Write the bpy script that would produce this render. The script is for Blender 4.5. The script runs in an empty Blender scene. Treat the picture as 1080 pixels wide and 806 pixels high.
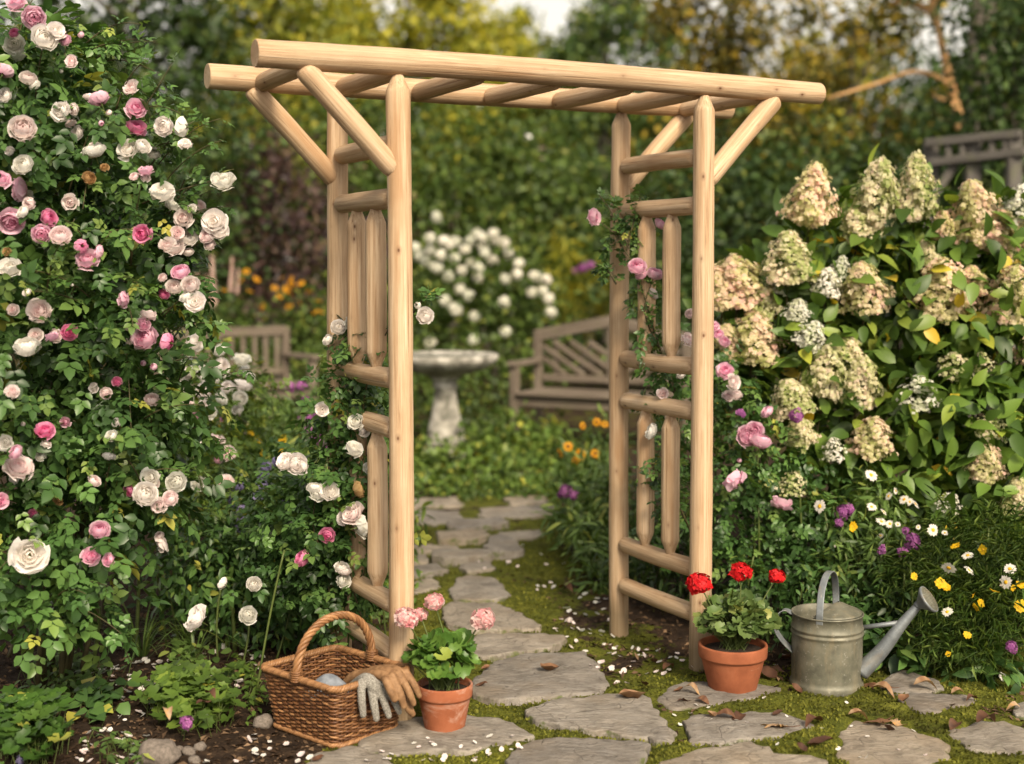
import bpy, math, random
import numpy as np
from math import radians, sin, cos, pi

random.seed(7)
RNG = np.random.default_rng(11)
S = bpy.context.scene
COL = S.collection

# ------------------------------------------------------------------ camera, world, sun, exposure
FPX, PITCH, CAMH, SHIFT = 1441.23, radians(3.192), 1.4852, -42.263
cam_d = bpy.data.cameras.new("camera")
cam = bpy.data.objects.new("camera", cam_d)
COL.objects.link(cam)
cam.location = (0, 0, CAMH)
cam.rotation_euler = (radians(90) - PITCH, 0, 0)
cam_d.sensor_width = 36.0
cam_d.lens = FPX / 1080 * 36
cam_d.shift_y = SHIFT / 1080
cam_d.clip_start = 0.05
cam_d.clip_end = 900
cam_d.dof.use_dof = True
cam_d.dof.focus_distance = 4.66
cam_d.dof.aperture_fstop = 1.4
S.camera = cam

W = bpy.data.worlds.new("World")
S.world = W
W.use_nodes = True
SUN_EL, SUN_AZ = radians(38), radians(158)      # azimuth clockwise from +Y: behind the camera, a little to the right
wn = W.node_tree.nodes
sky = wn.new("ShaderNodeTexSky")
sky.sky_type = 'NISHITA'
sky.sun_disc = False
sky.sun_elevation = SUN_EL
sky.sun_rotation = SUN_AZ
sky.dust_density = 4.0
sky.ozone_density = 1.0
haze_tint = wn.new("ShaderNodeMix")                # thin bright cloud: less blue, a little warm
haze_tint.data_type = 'RGBA'
haze_tint.inputs[0].default_value = 0.75
W.node_tree.links.new(sky.outputs[0], haze_tint.inputs[6])
bw = wn.new("ShaderNodeRGBToBW")
W.node_tree.links.new(sky.outputs[0], bw.inputs[0])
warm = wn.new("ShaderNodeMix")
warm.data_type = 'RGBA'
warm.blend_type = 'MULTIPLY'
warm.inputs[0].default_value = 1.0
W.node_tree.links.new(bw.outputs[0], warm.inputs[6])
warm.inputs[7].default_value = (1.08, 1.0, 0.90, 1)
W.node_tree.links.new(warm.outputs[2], haze_tint.inputs[7])
tc = wn.new("ShaderNodeTexCoord")
sep = wn.new("ShaderNodeSeparateXYZ")
W.node_tree.links.new(tc.outputs["Generated"], sep.inputs[0])
low = wn.new("ShaderNodeMapRange")
low.inputs[1].default_value, low.inputs[2].default_value, low.inputs[3].default_value, low.inputs[4].default_value = 0.0, 0.75, 0.9, 0.05
W.node_tree.links.new(sep.outputs[2], low.inputs[0])
cloud = wn.new("ShaderNodeMix")
cloud.data_type = 'RGBA'
W.node_tree.links.new(low.outputs[0], cloud.inputs[0])
W.node_tree.links.new(haze_tint.outputs[2], cloud.inputs[6])
cloud.inputs[7].default_value = (5.0, 4.65, 4.0, 1)
W.node_tree.links.new(cloud.outputs[2], wn["Background"].inputs[0])
wn["Background"].inputs[1].default_value = 0.15

sun_d = bpy.data.lights.new("sun", 'SUN')
sun_d.energy = 3.2
sun_d.angle = radians(17)
sun_d.color = (1.0, 0.84, 0.62)
sun = bpy.data.objects.new("sun", sun_d)
COL.objects.link(sun)
sun.rotation_euler = (pi / 2 - SUN_EL, 0, pi - SUN_AZ)

S.view_settings.view_transform = 'Standard'
S.view_settings.look = 'None'
S.view_settings.exposure = 0.74
S.view_settings.gamma = 1
S.render.engine = 'CYCLES'
cy = S.cycles
cy.use_denoising = True
cy.max_bounces = 6
cy.diffuse_bounces = 3
cy.glossy_bounces = 2
cy.transmission_bounces = 3
cy.transparent_max_bounces = 4
cy.caustics_reflective = False
cy.caustics_refractive = False
cy.sample_clamp_indirect = 6

# ------------------------------------------------------------------ from the photograph's pixels to places on site
_c, _s = cos(PITCH), sin(PITCH)


def ray(px, py):
    a = (px - 540) / FPX
    u = -(py - SHIFT - 403) / FPX
    return np.array([a, _c + u * _s, -_s + u * _c])


def P(px, py, Y):
    r = ray(px, py)
    return np.array([0, 0, CAMH]) + r * (Y / r[1])


def G(px, py, z=0.0):
    r = ray(px, py)
    return np.array([0, 0, CAMH]) + r * ((z - CAMH) / r[2])


def unit(v):
    v = np.asarray(v, float)
    return v / np.maximum(np.linalg.norm(v, axis=-1, keepdims=True), 1e-9)


# ------------------------------------------------------------------ mesh buffer
class MB:
    def __init__(self):
        self.V, self.Q, self.T, self.qm, self.tm, self.t, self.lc = [], [], [], [], [], [], []
        self.n = 0

    def add(self, V, Q=None, T=None, m=0, tint=0.5, lc=None):
        V = np.asarray(V, float).reshape(-1, 3)
        k = len(V)
        self.V.append(V)
        if Q is not None and len(Q):
            Q = np.asarray(Q, int).reshape(-1, 4)
            self.Q.append(Q + self.n)
            self.qm.append(np.full(len(Q), m))
        if T is not None and len(T):
            T = np.asarray(T, int).reshape(-1, 3)
            self.T.append(T + self.n)
            self.tm.append(np.full(len(T), m))
        self.t.append(np.broadcast_to(np.asarray(tint, float), (k,)).copy())
        self.lc.append(V.copy() if lc is None else np.asarray(lc, float))
        self.n += k
        return self

    def mesh(self, name, mats, smooth=True, origin=(0, 0, 0)):
        me = bpy.data.meshes.new(name)
        V = np.concatenate(self.V) - np.asarray(origin, float)
        Q = np.concatenate(self.Q) if self.Q else np.zeros((0, 4), int)
        T = np.concatenate(self.T) if self.T else np.zeros((0, 3), int)
        me.vertices.add(len(V))
        me.vertices.foreach_set("co", V.astype(np.float32).ravel())
        nl = len(Q) * 4 + len(T) * 3
        me.loops.add(nl)
        me.loops.foreach_set("vertex_index", np.concatenate([Q.ravel(), T.ravel()]).astype(np.int32))
        npoly = len(Q) + len(T)
        me.polygons.add(npoly)
        st = np.concatenate([np.arange(len(Q)) * 4, len(Q) * 4 + np.arange(len(T)) * 3]).astype(np.int32)
        me.polygons.foreach_set("loop_start", st)
        mi = np.concatenate(self.qm + self.tm).astype(np.int32) if npoly else np.zeros(0, np.int32)
        me.polygons.foreach_set("material_index", mi)
        me.polygons.foreach_set("use_smooth", np.full(npoly, smooth))
        a = me.attributes.new("tint", 'FLOAT', 'POINT')
        a.data.foreach_set("value", np.concatenate(self.t).astype(np.float32))
        b = me.attributes.new("lc", 'FLOAT_VECTOR', 'POINT')
        b.data.foreach_set("vector", np.concatenate(self.lc).astype(np.float32).ravel())
        for m in (mats if isinstance(mats, (list, tuple)) else [mats]):
            me.materials.append(m)
        me.update(calc_edges=True)
        return me


def link(name, me, parent=None, loc=(0, 0, 0), rot=(0, 0, 0), scale=None):
    o = bpy.data.objects.new(name, me)
    COL.objects.link(o)
    o.location = loc
    o.rotation_euler = rot
    if scale is not None:
        o.scale = (scale,) * 3 if np.isscalar(scale) else scale
    if parent is not None:
        o.parent = parent
    return o


def part(name, mb, mats, parent, smooth=True, origin=None):
    """mb in world coordinates unless origin says otherwise; a child of `parent` (an unrotated Empty)."""
    org = np.array(parent.location) if origin is None else np.asarray(origin)
    return link(name, mb.mesh(name, mats, smooth, org), parent)


def tag(o, label, cat, group=None, kind=None):
    if label:
        o["label"] = label
    if cat:
        o["category"] = cat
    if group:
        o["group"] = group
    if kind:
        o["kind"] = kind
    return o


def thing(name, label, cat, loc=(0, 0, 0), group=None, rotz=0):
    o = bpy.data.objects.new(name, None)
    COL.objects.link(o)
    o.empty_display_size = 0.1
    o.location = tuple(float(v) for v in loc)
    o.rotation_euler = (0, 0, rotz)
    return tag(o, label, cat, group)


# ------------------------------------------------------------------ shapes
def frames(Pn):
    T = unit(np.gradient(Pn, axis=0))
    n = len(Pn)
    N = np.zeros_like(Pn)
    a = np.array([0, 0, 1.0]) if abs(T[0][2]) < .9 else np.array([1.0, 0, 0])
    N[0] = unit(np.cross(np.cross(T[0], a), T[0]))
    for i in range(1, n):
        v = N[i - 1] - T[i] * np.dot(N[i - 1], T[i])
        N[i] = unit(v)
    return T, N, np.cross(T, N)


def add_tube(mb, pts, rad, sides=8, m=0, tint=.5, cap=True, flat=1.0, lcoff=0.0):
    Pn = np.asarray(pts, float)
    n = len(Pn)
    rad = np.broadcast_to(np.asarray(rad, float), (n,))
    T, N, B = frames(Pn)
    a = np.arange(sides) / sides * 2 * pi
    ca, sa = np.cos(a), np.sin(a)
    V = Pn[:, None, :] + rad[:, None, None] * (ca[None, :, None] * N[:, None, :] + flat * sa[None, :, None] * B[:, None, :])
    L = np.concatenate([[0], np.cumsum(np.linalg.norm(np.diff(Pn, axis=0), axis=1))]) + lcoff
    lc = np.stack([rad[:, None] * ca[None], rad[:, None] * sa[None], np.repeat(L[:, None], sides, 1)], -1).reshape(-1, 3)
    i = np.arange(n - 1)[:, None] * sides
    j = np.arange(sides)[None]
    k = (j + 1) % sides
    Q = np.stack([i + j, i + k, i + k + sides, i + j + sides], -1).reshape(-1, 4)
    V = V.reshape(-1, 3)
    Tt = []
    if cap:
        V = np.concatenate([V, Pn[:1], Pn[-1:]])
        lc = np.concatenate([lc, [[0, 0, L[0]]], [[0, 0, L[-1]]]])
        c0, c1 = n * sides, n * sides + 1
        for q in range(sides):
            Tt.append((c0, (q + 1) % sides, q))
            Tt.append((c1, (n - 1) * sides + q, (n - 1) * sides + (q + 1) % sides))
    tt = np.broadcast_to(np.asarray(tint, float), (n,)) if np.ndim(tint) else np.full(n, tint)
    tv = np.repeat(tt, sides)
    if cap:
        tv = np.concatenate([tv, [tt[0], tt[-1]]])
    mb.add(V, Q, Tt, m, tv, lc)


def bez(p0, p1, p2, n=10):
    t = np.linspace(0, 1, n)[:, None]
    p0, p1, p2 = (np.asarray(p, float) for p in (p0, p1, p2))
    return (1 - t) ** 2 * p0 + 2 * t * (1 - t) * p1 + t * t * p2


def spline(pts, n=24):
    """Catmull-Rom through pts"""
    p = np.asarray(pts, float)
    p = np.concatenate([[2 * p[0] - p[1]], p, [2 * p[-1] - p[-2]]])
    m = len(p) - 3
    out = []
    for t in np.linspace(0, m - 1e-6, n):
        i = int(t)
        u = t - i
        a, b, c, d = p[i:i + 4]
        out.append(.5 * ((2 * b) + (c - a) * u + (2 * a - 5 * b + 4 * c - d) * u * u + (3 * b - a - 3 * c + d) * u ** 3))
    return np.array(out)


def add_lathe(mb, prof, c=(0, 0, 0), sides=48, m=0, tint=.5, wob=0.0):
    prof = np.asarray(prof, float)
    n = len(prof)
    a = np.arange(sides) / sides * 2 * pi
    r = prof[:, 0][:, None] * np.ones(sides)[None]
    if wob:
        r = r * (1 + wob * (np.sin(3 * a + 1.3)[None] + np.sin(5 * a + prof[:, 1:2] * 9) * .6))
    V = np.stack([r * np.cos(a), r * np.sin(a), np.repeat(prof[:, 1][:, None], sides, 1)], -1) + np.asarray(c)
    i = np.arange(n - 1)[:, None] * sides
    j = np.arange(sides)[None]
    k = (j + 1) % sides
    Q = np.stack([i + j, i + k, i + k + sides, i + j + sides], -1).reshape(-1, 4)
    mb.add(V.reshape(-1, 3), Q, None, m, tint)


def add_box(mb, c, size, R=None, m=0, bev=0.006, tint=.5):
    """a box with chamfered edges, local axes R (columns)"""
    hx, hy, hz = np.asarray(size) / 2
    b = min(bev, hx * .6, hy * .6, hz * .6)
    V, F = [], []
    bm = []
    for sz in (-1, 1):
        for (ins, zz) in (((b, hz), (0, hz - b)) if sz == -1 else ((0, hz - b), (b, hz))):
            x, y = hx - ins, hy - ins
            cb = b * .8
            ring = [(-x + cb, -y), (x - cb, -y), (x, -y + cb), (x, y - cb), (x - cb, y), (-x + cb, y), (-x, y - cb), (-x, -y + cb)]
            bm.append([(px_, py_, sz * zz) for px_, py_ in ring])
    V = np.array(bm).reshape(-1, 3)
    Q = []
    for i in range(3):
        for j in range(8):
            k = (j + 1) % 8
            Q.append((i * 8 + j, i * 8 + k, i * 8 + 8 + k, i * 8 + 8 + j))
    for o_, rev in ((0, True), (24, False)):
        for q in ((0, 1, 2, 7), (7, 2, 3, 6), (6, 3, 4, 5)):
            f = [o_ + z for z in q]
            Q.append(f[::-1] if rev else f)
    lc = V.copy()
    ax = int(np.argmax(size))
    if ax != 2:
        lc = lc[:, [(ax + 1) % 3, (ax + 2) % 3, ax]]
    lc = lc + np.array([0, 0, (abs(c[0]) * 7 + abs(c[2]) * 3) % 5])
    if R is not None:
        V = V @ np.asarray(R).T
    mb.add(V + np.asarray(c), Q, None, m, tint, lc)


def rotz(a):
    return np.array([[cos(a), -sin(a), 0], [sin(a), cos(a), 0], [0, 0, 1]])


def align(axis, up=(0, 0, 1), roll=0.0):
    """3x3 with local z along axis"""
    z = unit(axis)
    x = np.cross(np.asarray(up, float), z)
    if np.linalg.norm(x) < 1e-3:
        x = np.array([1.0, 0, 0])
    x = unit(x)
    y = np.cross(z, x)
    R = np.stack([x, y, z], 1)
    return R @ rotz(roll)


def euler_of(R):
    from mathutils import Matrix
    return Matrix(R.tolist()).to_euler()


# leaf templates: x across, y along, z up; (V, Q, T)
def leaf_t(w, l, rows=3, fold=.25, curl=.2, peak=.42, serr=0.0):
    V = [(0, 0, 0)]
    for k in range(1, rows + 1):
        t = k / (rows + 1)
        x = w * .5 * (sin(pi * t ** (math.log(.5) / math.log(peak)))) ** .85
        if serr and k % 2:
            x *= 1 - serr
        z = -curl * l * t * t
        V += [(-x, t * l, z + fold * x), (0, t * l, z), (x, t * l, z + fold * x)]
    V.append((0, l, -curl * l))
    Q, T = [], [(0, 2, 1), (0, 3, 2)]
    for k in range(rows - 1):
        a = 1 + 3 * k
        Q += [(a, a + 1, a + 4, a + 3), (a + 1, a + 2, a + 5, a + 4)]
    a = 1 + 3 * (rows - 1)
    tip = len(V) - 1
    T += [(a, a + 1, tip), (a + 1, a + 2, tip)]
    return np.array(V, float), np.array(Q, int).reshape(-1, 4), np.array(T, int)


def leaf_low(w, l, fold=.3, curl=.15):
    V = np.array([(0, 0, 0), (-w / 2, l * .45, fold * w / 2), (0, l, -curl * l), (w / 2, l * .45, fold * w / 2)])
    return V, np.zeros((0, 4), int), np.array([(0, 2, 1), (0, 3, 2)])


def compound(ts):
    V, Q, T, n = [], [], [], 0
    for (v, q, t), M, off in ts:
        V.append(v @ np.asarray(M).T + np.asarray(off))
        Q.append(q + n)
        T.append(t + n)
        n += len(v)
    return np.concatenate(V), np.concatenate(Q), np.concatenate(T)


def rot_xy(a):
    return np.array([[cos(a), -sin(a), 0], [sin(a), cos(a), 0], [0, 0, 1]])


def rose_leaf(l=.095):
    lf = leaf_t(.026, .04, 2, .3, .18)
    ts = [(lf, np.eye(3) * 1.1, (0, l * .6, -.004))]
    for y, s in ((.52, .95), (.2, .8)):
        for sg in (-1, 1):
            ts.append((lf, rot_xy(sg * -1.05) * s, (0, l * y, 0)))
    return compound(ts)


def round_leaf(r=.5, n=15, scal=.12, cup=.18, lobes=5):
    V = [(0, 0, 0)]
    for ring, rr in ((1, .55), (2, 1.0)):
        for k in range(n):
            a = (k + .5) / n * (2 * pi - .5) + .25 - pi / 2
            rad = r * rr * (1 + (scal * cos(lobes * 2 * (a + pi / 2) / 2 * 1.6) if ring == 2 else 0))
            z = cup * r * rr * rr + (.06 * r * sin(k * 2.4) if ring == 2 else 0)
            V.append((rad * cos(a), rad * sin(a) + .0, z))
    T, Q = [], []
    for k in range(n - 1):
        T.append((0, 1 + k, 2 + k))
        Q.append((1 + k, 1 + n + k, 2 + n + k, 2 + k))
    return np.array(V, float), np.array(Q), np.array(T)


def strap_t(w, l, rows=5, curl=.6):
    V = []
    for k in range(rows + 1):
        t = k / rows
        x = w * .5 * (1 - t ** 2.2) * (0.55 + .45 * min(1, t * 5)) + .0003
        y = l * (t - curl * .35 * t * t)
        z = l * (.0 - curl * .75 * t * t)
        V += [(-x, y, z + .2 * x), (x, y, z + .2 * x)]
    Q = [(2 * k, 2 * k + 1, 2 * k + 3, 2 * k + 2) for k in range(rows)]
    return np.array(V, float), np.array(Q), np.zeros((0, 3), int)


def scatter(mb, tmpl, pos, axis, nrm, scale, tint, m=0):
    v, q, t = tmpl
    pos = np.asarray(pos)
    n = len(pos)
    if n == 0:
        return
    y = unit(axis)
    x = unit(np.cross(y, nrm))
    z = np.cross(x, y)
    R = np.stack([x, y, z], -1)                       # columns
    sc = np.broadcast_to(np.asarray(scale, float), (n,))
    VV = np.einsum('nij,kj->nki', R, v) * sc[:, None, None] + pos[:, None, :]
    off = (np.arange(n) * len(v))[:, None, None]
    Q = (q[None] + off).reshape(-1, 4) if len(q) else None
    T = (t[None] + off).reshape(-1, 3) if len(t) else None
    tv = np.repeat(np.broadcast_to(np.asarray(tint, float), (n,)), len(v))
    mb.add(VV.reshape(-1, 3), Q, T, m, tv)


def rdir(n, rng=RNG):
    return unit(rng.normal(size=(n, 3)))


def blob(n, c, r, rng=RNG, shell=.45, lump=.25, low=-1.0):
    """points in a lumpy ellipsoid, biased to its shell, with outward normals"""
    d = rdir(n * 2, rng)
    d = d[d[:, 2] > low][:n]
    n = len(d)
    ph = rng.uniform(0, 6.28, 6)
    lm = 1 + lump * (np.sin(d[:, 0] * 5 + ph[0]) * np.sin(d[:, 1] * 4 + ph[1]) + .7 * np.sin(d[:, 2] * 7 + ph[2]) * np.sin(d[:, 0] * 6 + ph[3]))
    rad = (1 - shell * rng.random(n) ** 1.3) * lm
    r = np.broadcast_to(np.asarray(r, float), (3,))
    return np.asarray(c) + d * rad[:, None] * r, unit(d / r)


def leaf_clump(mb, tmpl, n, c, r, scale=(0.8, 1.2), rng=RNG, droop=.35, shell=.5, up=.7, lump=.25, m=0, tint=(0, 1), low=-1.0, spread=.8):
    p, nr = blob(n, c, r, rng, shell, lump, low)
    n = len(p)
    ax = unit(nr * .7 + rdir(n, rng) * spread + np.array([0, 0, -droop]))
    nn = unit(nr * .6 + np.array([0, 0, up]) + rdir(n, rng) * .45)
    scatter(mb, tmpl, p, ax, nn, rng.uniform(*scale, n), rng.uniform(*tint, n), m)


# ------------------------------------------------------------------ materials
def nt(name):
    m = bpy.data.materials.new(name)
    m.use_nodes = True
    t = m.node_tree
    t.nodes.clear()
    out = t.nodes.new("ShaderNodeOutputMaterial")
    return m, t, out


def N(t, kind, ins=None, **kw):
    n = t.nodes.new(kind)
    for k, v in kw.items():
        setattr(n, k, v)
    for k, v in (ins or {}).items():
        s = n.inputs[k]
        if isinstance(v, bpy.types.NodeSocket):
            t.links.new(v, s)
        elif isinstance(v, bpy.types.Node):
            t.links.new(v.outputs[0], s)
        else:
            if s.type == 'RGBA' and len(v) == 3:
                v = (*v, 1)
            s.default_value = v
    return n


def ramp(t, fac, stops, interp='LINEAR'):
    n = t.nodes.new("ShaderNodeValToRGB")
    n.color_ramp.interpolation = interp
    e = n.color_ramp.elements
    while len(e) < len(stops):
        e.new(0.5)
    for i, (p, c) in enumerate(stops):
        e[i].position = p
        e[i].color = (*c, 1) if len(c) == 3 else c
    t.links.new(fac, n.inputs[0])
    return n.outputs[0]


def mix(t, fac, a, b, mode='MIX'):
    n = N(t, "ShaderNodeMix", data_type='RGBA', blend_type=mode)
    for i, v in ((0, fac), (6, a), (7, b)):
        if isinstance(v, bpy.types.NodeSocket):
            t.links.new(v, n.inputs[i])
        else:
            n.inputs[i].default_value = (*v, 1) if (i and len(v) == 3) else v
    return n.outputs[2]


def attr(t, name, out=2):
    return N(t, "ShaderNodeAttribute", attribute_name=name).outputs[out]


def noise(t, vec, scale, detail=4, rough=.55, dist=0.0):
    n = N(t, "ShaderNodeTexNoise", {"Scale": scale, "Detail": detail, "Roughness": rough, "Distortion": dist})
    if vec is not None:
        t.links.new(vec, n.inputs["Vector"])
    return n.outputs[0]


def vmul(t, vec, s):
    return N(t, "ShaderNodeVectorMath", {0: vec, 1: s}, operation='MULTIPLY').outputs[0]


def bump(t, h, strength=.3, dist=.01):
    return N(t, "ShaderNodeBump", {"Height": h, "Strength": strength, "Distance": dist}).outputs[0]


def leaf_mat(name, stops, transl=.3, rough=.42, spec=.35):
    m, t, out = nt(name)
    c = ramp(t, attr(t, "tint"), stops)
    pos = N(t, "ShaderNodeNewGeometry").outputs["Position"]
    nz = noise(t, pos, 2.3, 2)
    c = mix(t, 1.0, c, ramp(t, nz, [(.3, (.72, .72, .72)), (.7, (1.2, 1.2, 1.15))]), 'MULTIPLY')
    b = N(t, "ShaderNodeBsdfPrincipled", {"Base Color": c, "Roughness": rough, "Specular IOR Level": spec})
    tr = N(t, "ShaderNodeBsdfTranslucent", {"Color": mix(t, 1.0, c, (1.25, 1.2, .55), 'MULTIPLY')})
    sh = N(t, "ShaderNodeMixShader", {0: transl, 1: b, 2: tr})
    t.links.new(sh.outputs[0], out.inputs[0])
    return m


def petal_mat(name, stops, transl=.45, rough=.55):
    m, t, out = nt(name)
    c = ramp(t, attr(t, "tint"), stops)
    r = N(t, "ShaderNodeObjectInfo").outputs["Random"]
    c = mix(t, 1.0, c, ramp(t, r, [(0, (.9, .9, .86)), (1, (1.05, 1.0, 1.0))]), 'MULTIPLY')
    b = N(t, "ShaderNodeBsdfPrincipled", {"Base Color": c, "Roughness": rough, "Specular IOR Level": .2})
    tr = N(t, "ShaderNodeBsdfTranslucent", {"Color": c})
    sh = N(t, "ShaderNodeMixShader", {0: transl, 1: b, 2: tr})
    t.links.new(sh.outputs[0], out.inputs[0])
    return m


def plain_mat(name, stops, rough=.7, scale=12, metallic=0.0, bs=.2, bd=.004, spec=.3, stretch=None, coord="lc"):
    m, t, out = nt(name)
    v = attr(t, coord, 1)
    if stretch:
        v = vmul(t, v, stretch)
    nz = noise(t, v, scale, 6, .6)
    c = ramp(t, nz, stops)
    nb = bump(t, noise(t, v, scale * 3, 5, .65), bs, bd)
    b = N(t, "ShaderNodeBsdfPrincipled", {"Base Color": c, "Roughness": rough, "Metallic": metallic, "Specular IOR Level": spec, "Normal": nb})
    t.links.new(b.outputs[0], out.inputs[0])
    return m


def log_mat():
    m, t, out = nt("peeled cedar")
    lc = attr(t, "lc", 1)
    rnd = N(t, "ShaderNodeObjectInfo").outputs["Random"]
    off = N(t, "ShaderNodeCombineXYZ", {0: rnd, 1: rnd, 2: rnd})
    off = N(t, "ShaderNodeVectorMath", {0: off, 1: (7.3, 5.1, 31.0)}, operation='MULTIPLY')
    v = N(t, "ShaderNodeVectorMath", {0: lc, 1: off}, operation='ADD').outputs[0]
    g1 = noise(t, vmul(t, v, (120, 120, 3.0)), 1.0, 6, .7, .5)          # fine grain along the log
    g2 = noise(t, vmul(t, v, (22, 22, 1.3)), 1.0, 3, .5, .8)           # broad streaks
    g3 = noise(t, v, 5.5, 3, .5)                                       # patches of darker weathering
    c = ramp(t, g1, [(.30, (.27, .165, .09)), (.44, (.46, .315, .19)), (.56, (.55, .40, .26)), (.72, (.64, .505, .36))])
    c = mix(t, ramp(t, g2, [(.48, (0, 0, 0)), (.66, (.8, .8, .8))]), c, (.36, .215, .11))
    c = mix(t, ramp(t, g3, [(.5, (0, 0, 0)), (.72, (.55, .55, .55))]), c, (.52, .38, .24))
    c = mix(t, ramp(t, noise(t, v, 2.2, 4, .6), [(.52, (0, 0, 0)), (.75, (.45, .45, .45))]), c, (.30, .20, .115))
    c = mix(t, 1.0, c, ramp(t, rnd, [(0, (.88, .87, .85)), (1, (1.06, 1.05, 1.03))]), 'MULTIPLY')
    # knots: sparse dark eyes with a brown halo
    sx = N(t, "ShaderNodeSeparateXYZ", {0: lc})
    ang = N(t, "ShaderNodeMath", {0: sx.outputs[1], 1: sx.outputs[0]}, operation='ARCTAN2').outputs[0]
    zz = N(t, "ShaderNodeSeparateXYZ", {0: v}).outputs[2]
    kc = N(t, "ShaderNodeCombineXYZ", {0: N(t, "ShaderNodeMath", {0: ang, 1: .5}, operation='MULTIPLY').outputs[0], 1: N(t, "ShaderNodeMath", {0: zz, 1: 8.0}, operation='MULTIPLY').outputs[0], 2: 0.0})
    kv = N(t, "ShaderNodeTexVoronoi", {"Vector": kc, "Scale": 1.0, "Randomness": 1.0}, voronoi_dimensions='2D')
    sel = ramp(t, N(t, "ShaderNodeSeparateColor", {0: kv.outputs["Color"]}).outputs[0], [(.70, (0, 0, 0)), (.9, (1, 1, 1))])
    dk = ramp(t, kv.outputs["Distance"], [(.028, (1, 1, 1)), (.060, (.4, .4, .4)), (.16, (0, 0, 0))])
    kn = mix(t, 1.0, dk, sel, 'MULTIPLY')
    c = mix(t, kn, c, (.13, .06, .03))
    sc = ramp(t, noise(t, vmul(t, v, (160, 160, 1.2)), 1.0, 2, .4), [(.66, (0, 0, 0)), (.72, (.65, .65, .65))])   # drying checks
    c = mix(t, sc, c, (.24, .13, .06))
    pz_ = N(t, "ShaderNodeSeparateXYZ", {0: N(t, "ShaderNodeNewGeometry").outputs["Position"]}).outputs[2]
    ft = N(t, "ShaderNodeMath", {0: pz_, 1: N(t, "ShaderNodeMath", {0: g3, 1: .16}, operation='MULTIPLY').outputs[0]}, operation='SUBTRACT').outputs[0]
    c = mix(t, ramp(t, ft, [(0.0, (.7, .7, .7)), (.09, (0, 0, 0))]), c, (.16, .12, .07))     # soil splashed on the feet
    hb = N(t, "ShaderNodeMath", {0: g1, 1: sc}, operation='SUBTRACT').outputs[0]
    nb = bump(t, hb, .7, .004)
    b = N(t, "ShaderNodeBsdfPrincipled", {"Base Color": c, "Roughness": .62, "Specular IOR Level": .25, "Normal": nb})
    t.links.new(b.outputs[0], out.inputs[0])
    return m


def weathered_mat(name="weathered wood", a=(.05, .038, .028), b_=(.135, .108, .082), d=(.22, .185, .148)):
    m, t, out = nt(name)
    lc = attr(t, "lc", 1)
    g = noise(t, vmul(t, lc, (70, 70, 3)), 1, 5, .6, .4)
    c = ramp(t, g, [(.25, a), (.5, b_), (.8, d)])
    c = mix(t, ramp(t, noise(t, lc, 6, 4), [(.55, (0, 0, 0)), (.75, (.5, .5, .5))]), c, (.12, .13, .06))
    b = N(t, "ShaderNodeBsdfPrincipled", {"Base Color": c, "Roughness": .85, "Specular IOR Level": .15, "Normal": bump(t, g, .5, .004)})
    t.links.new(b.outputs[0], out.inputs[0])
    return m


def stone_mat():
    m, t, out = nt("flagstone slate")
    lc = N(t, "ShaderNodeNewGeometry").outputs["Position"]
    rnd = N(t, "ShaderNodeObjectInfo").outputs["Random"]
    v = N(t, "ShaderNodeVectorMath", {0: lc, 1: N(t, "ShaderNodeCombineXYZ", {0: rnd, 1: rnd, 2: 0.0})}, operation='ADD').outputs[0]
    n1 = noise(t, v, 7, 7, .62, .5)
    n2 = noise(t, vmul(t, v, (1, 3.5, 1)), 16, 6, .65, 1.2)
    c = ramp(t, n1, [(.28, (.115, .100, .083)), (.5, (.215, .19, .158)), (.72, (.315, .283, .24))])
    c = mix(t, ramp(t, n2, [(.45, (0, 0, 0)), (.68, (.75, .75, .75))]), c, (.30, .277, .245))
    c = mix(t, ramp(t, noise(t, v, 30, 6, .7, .8), [(.30, (.8, .8, .8)), (.48, (0, 0, 0))]), c, (.11, .095, .078))
    c = mix(t, ramp(t, noise(t, v, 3.2, 3), [(.52, (0, 0, 0)), (.7, (.5, .5, .5))]), c, (.22, .17, .115))
    c = mix(t, ramp(t, noise(t, v, 45, 3), [(.66, (0, 0, 0)), (.72, (.6, .6, .6))]), c, (.06, .055, .045))
    c = mix(t, 1.0, c, ramp(t, rnd, [(0, (.8, .8, .82)), (.5, (1, 1, 1)), (1, (1.15, 1.08, .98))]), 'MULTIPLY')
    # green creeping over low edges
    em = attr(t, "tint")
    gm = N(t, "ShaderNodeMath", {0: em, 1: noise(t, v, 22, 4)}, operation='MULTIPLY').outputs[0]
    c = mix(t, ramp(t, gm, [(.50, (0, 0, 0)), (.62, (.8, .8, .8))]), c, (.075, .095, .02))
    cr = N(t, "ShaderNodeTexVoronoi", {"Vector": N(t, "ShaderNodeVectorMath", {0: v, 1: vmul(t, N(t, "ShaderNodeTexNoise", {"Vector": v, "Scale": 5.0}).outputs[1], (.5, .5, .5))}, operation='ADD').outputs[0], "Scale": 1.5}, feature='DISTANCE_TO_EDGE').outputs["Distance"]
    ck = ramp(t, cr, [(0.0, (.7, .7, .7)), (.005, (1, 1, 1))])
    c = mix(t, ck, (.07, .06, .05), c)
    h = N(t, "ShaderNodeMath", {0: n2, 1: n1}, operation='ADD').outputs[0]
    h = N(t, "ShaderNodeMath", {0: h, 1: ck}, operation='ADD').outputs[0]
    b = N(t, "ShaderNodeBsdfPrincipled", {"Base Color": c, "Roughness": .8, "Specular IOR Level": .25, "Normal": bump(t, h, .8, .015)})
    t.links.new(b.outputs[0], out.inputs[0])
    return m


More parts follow.
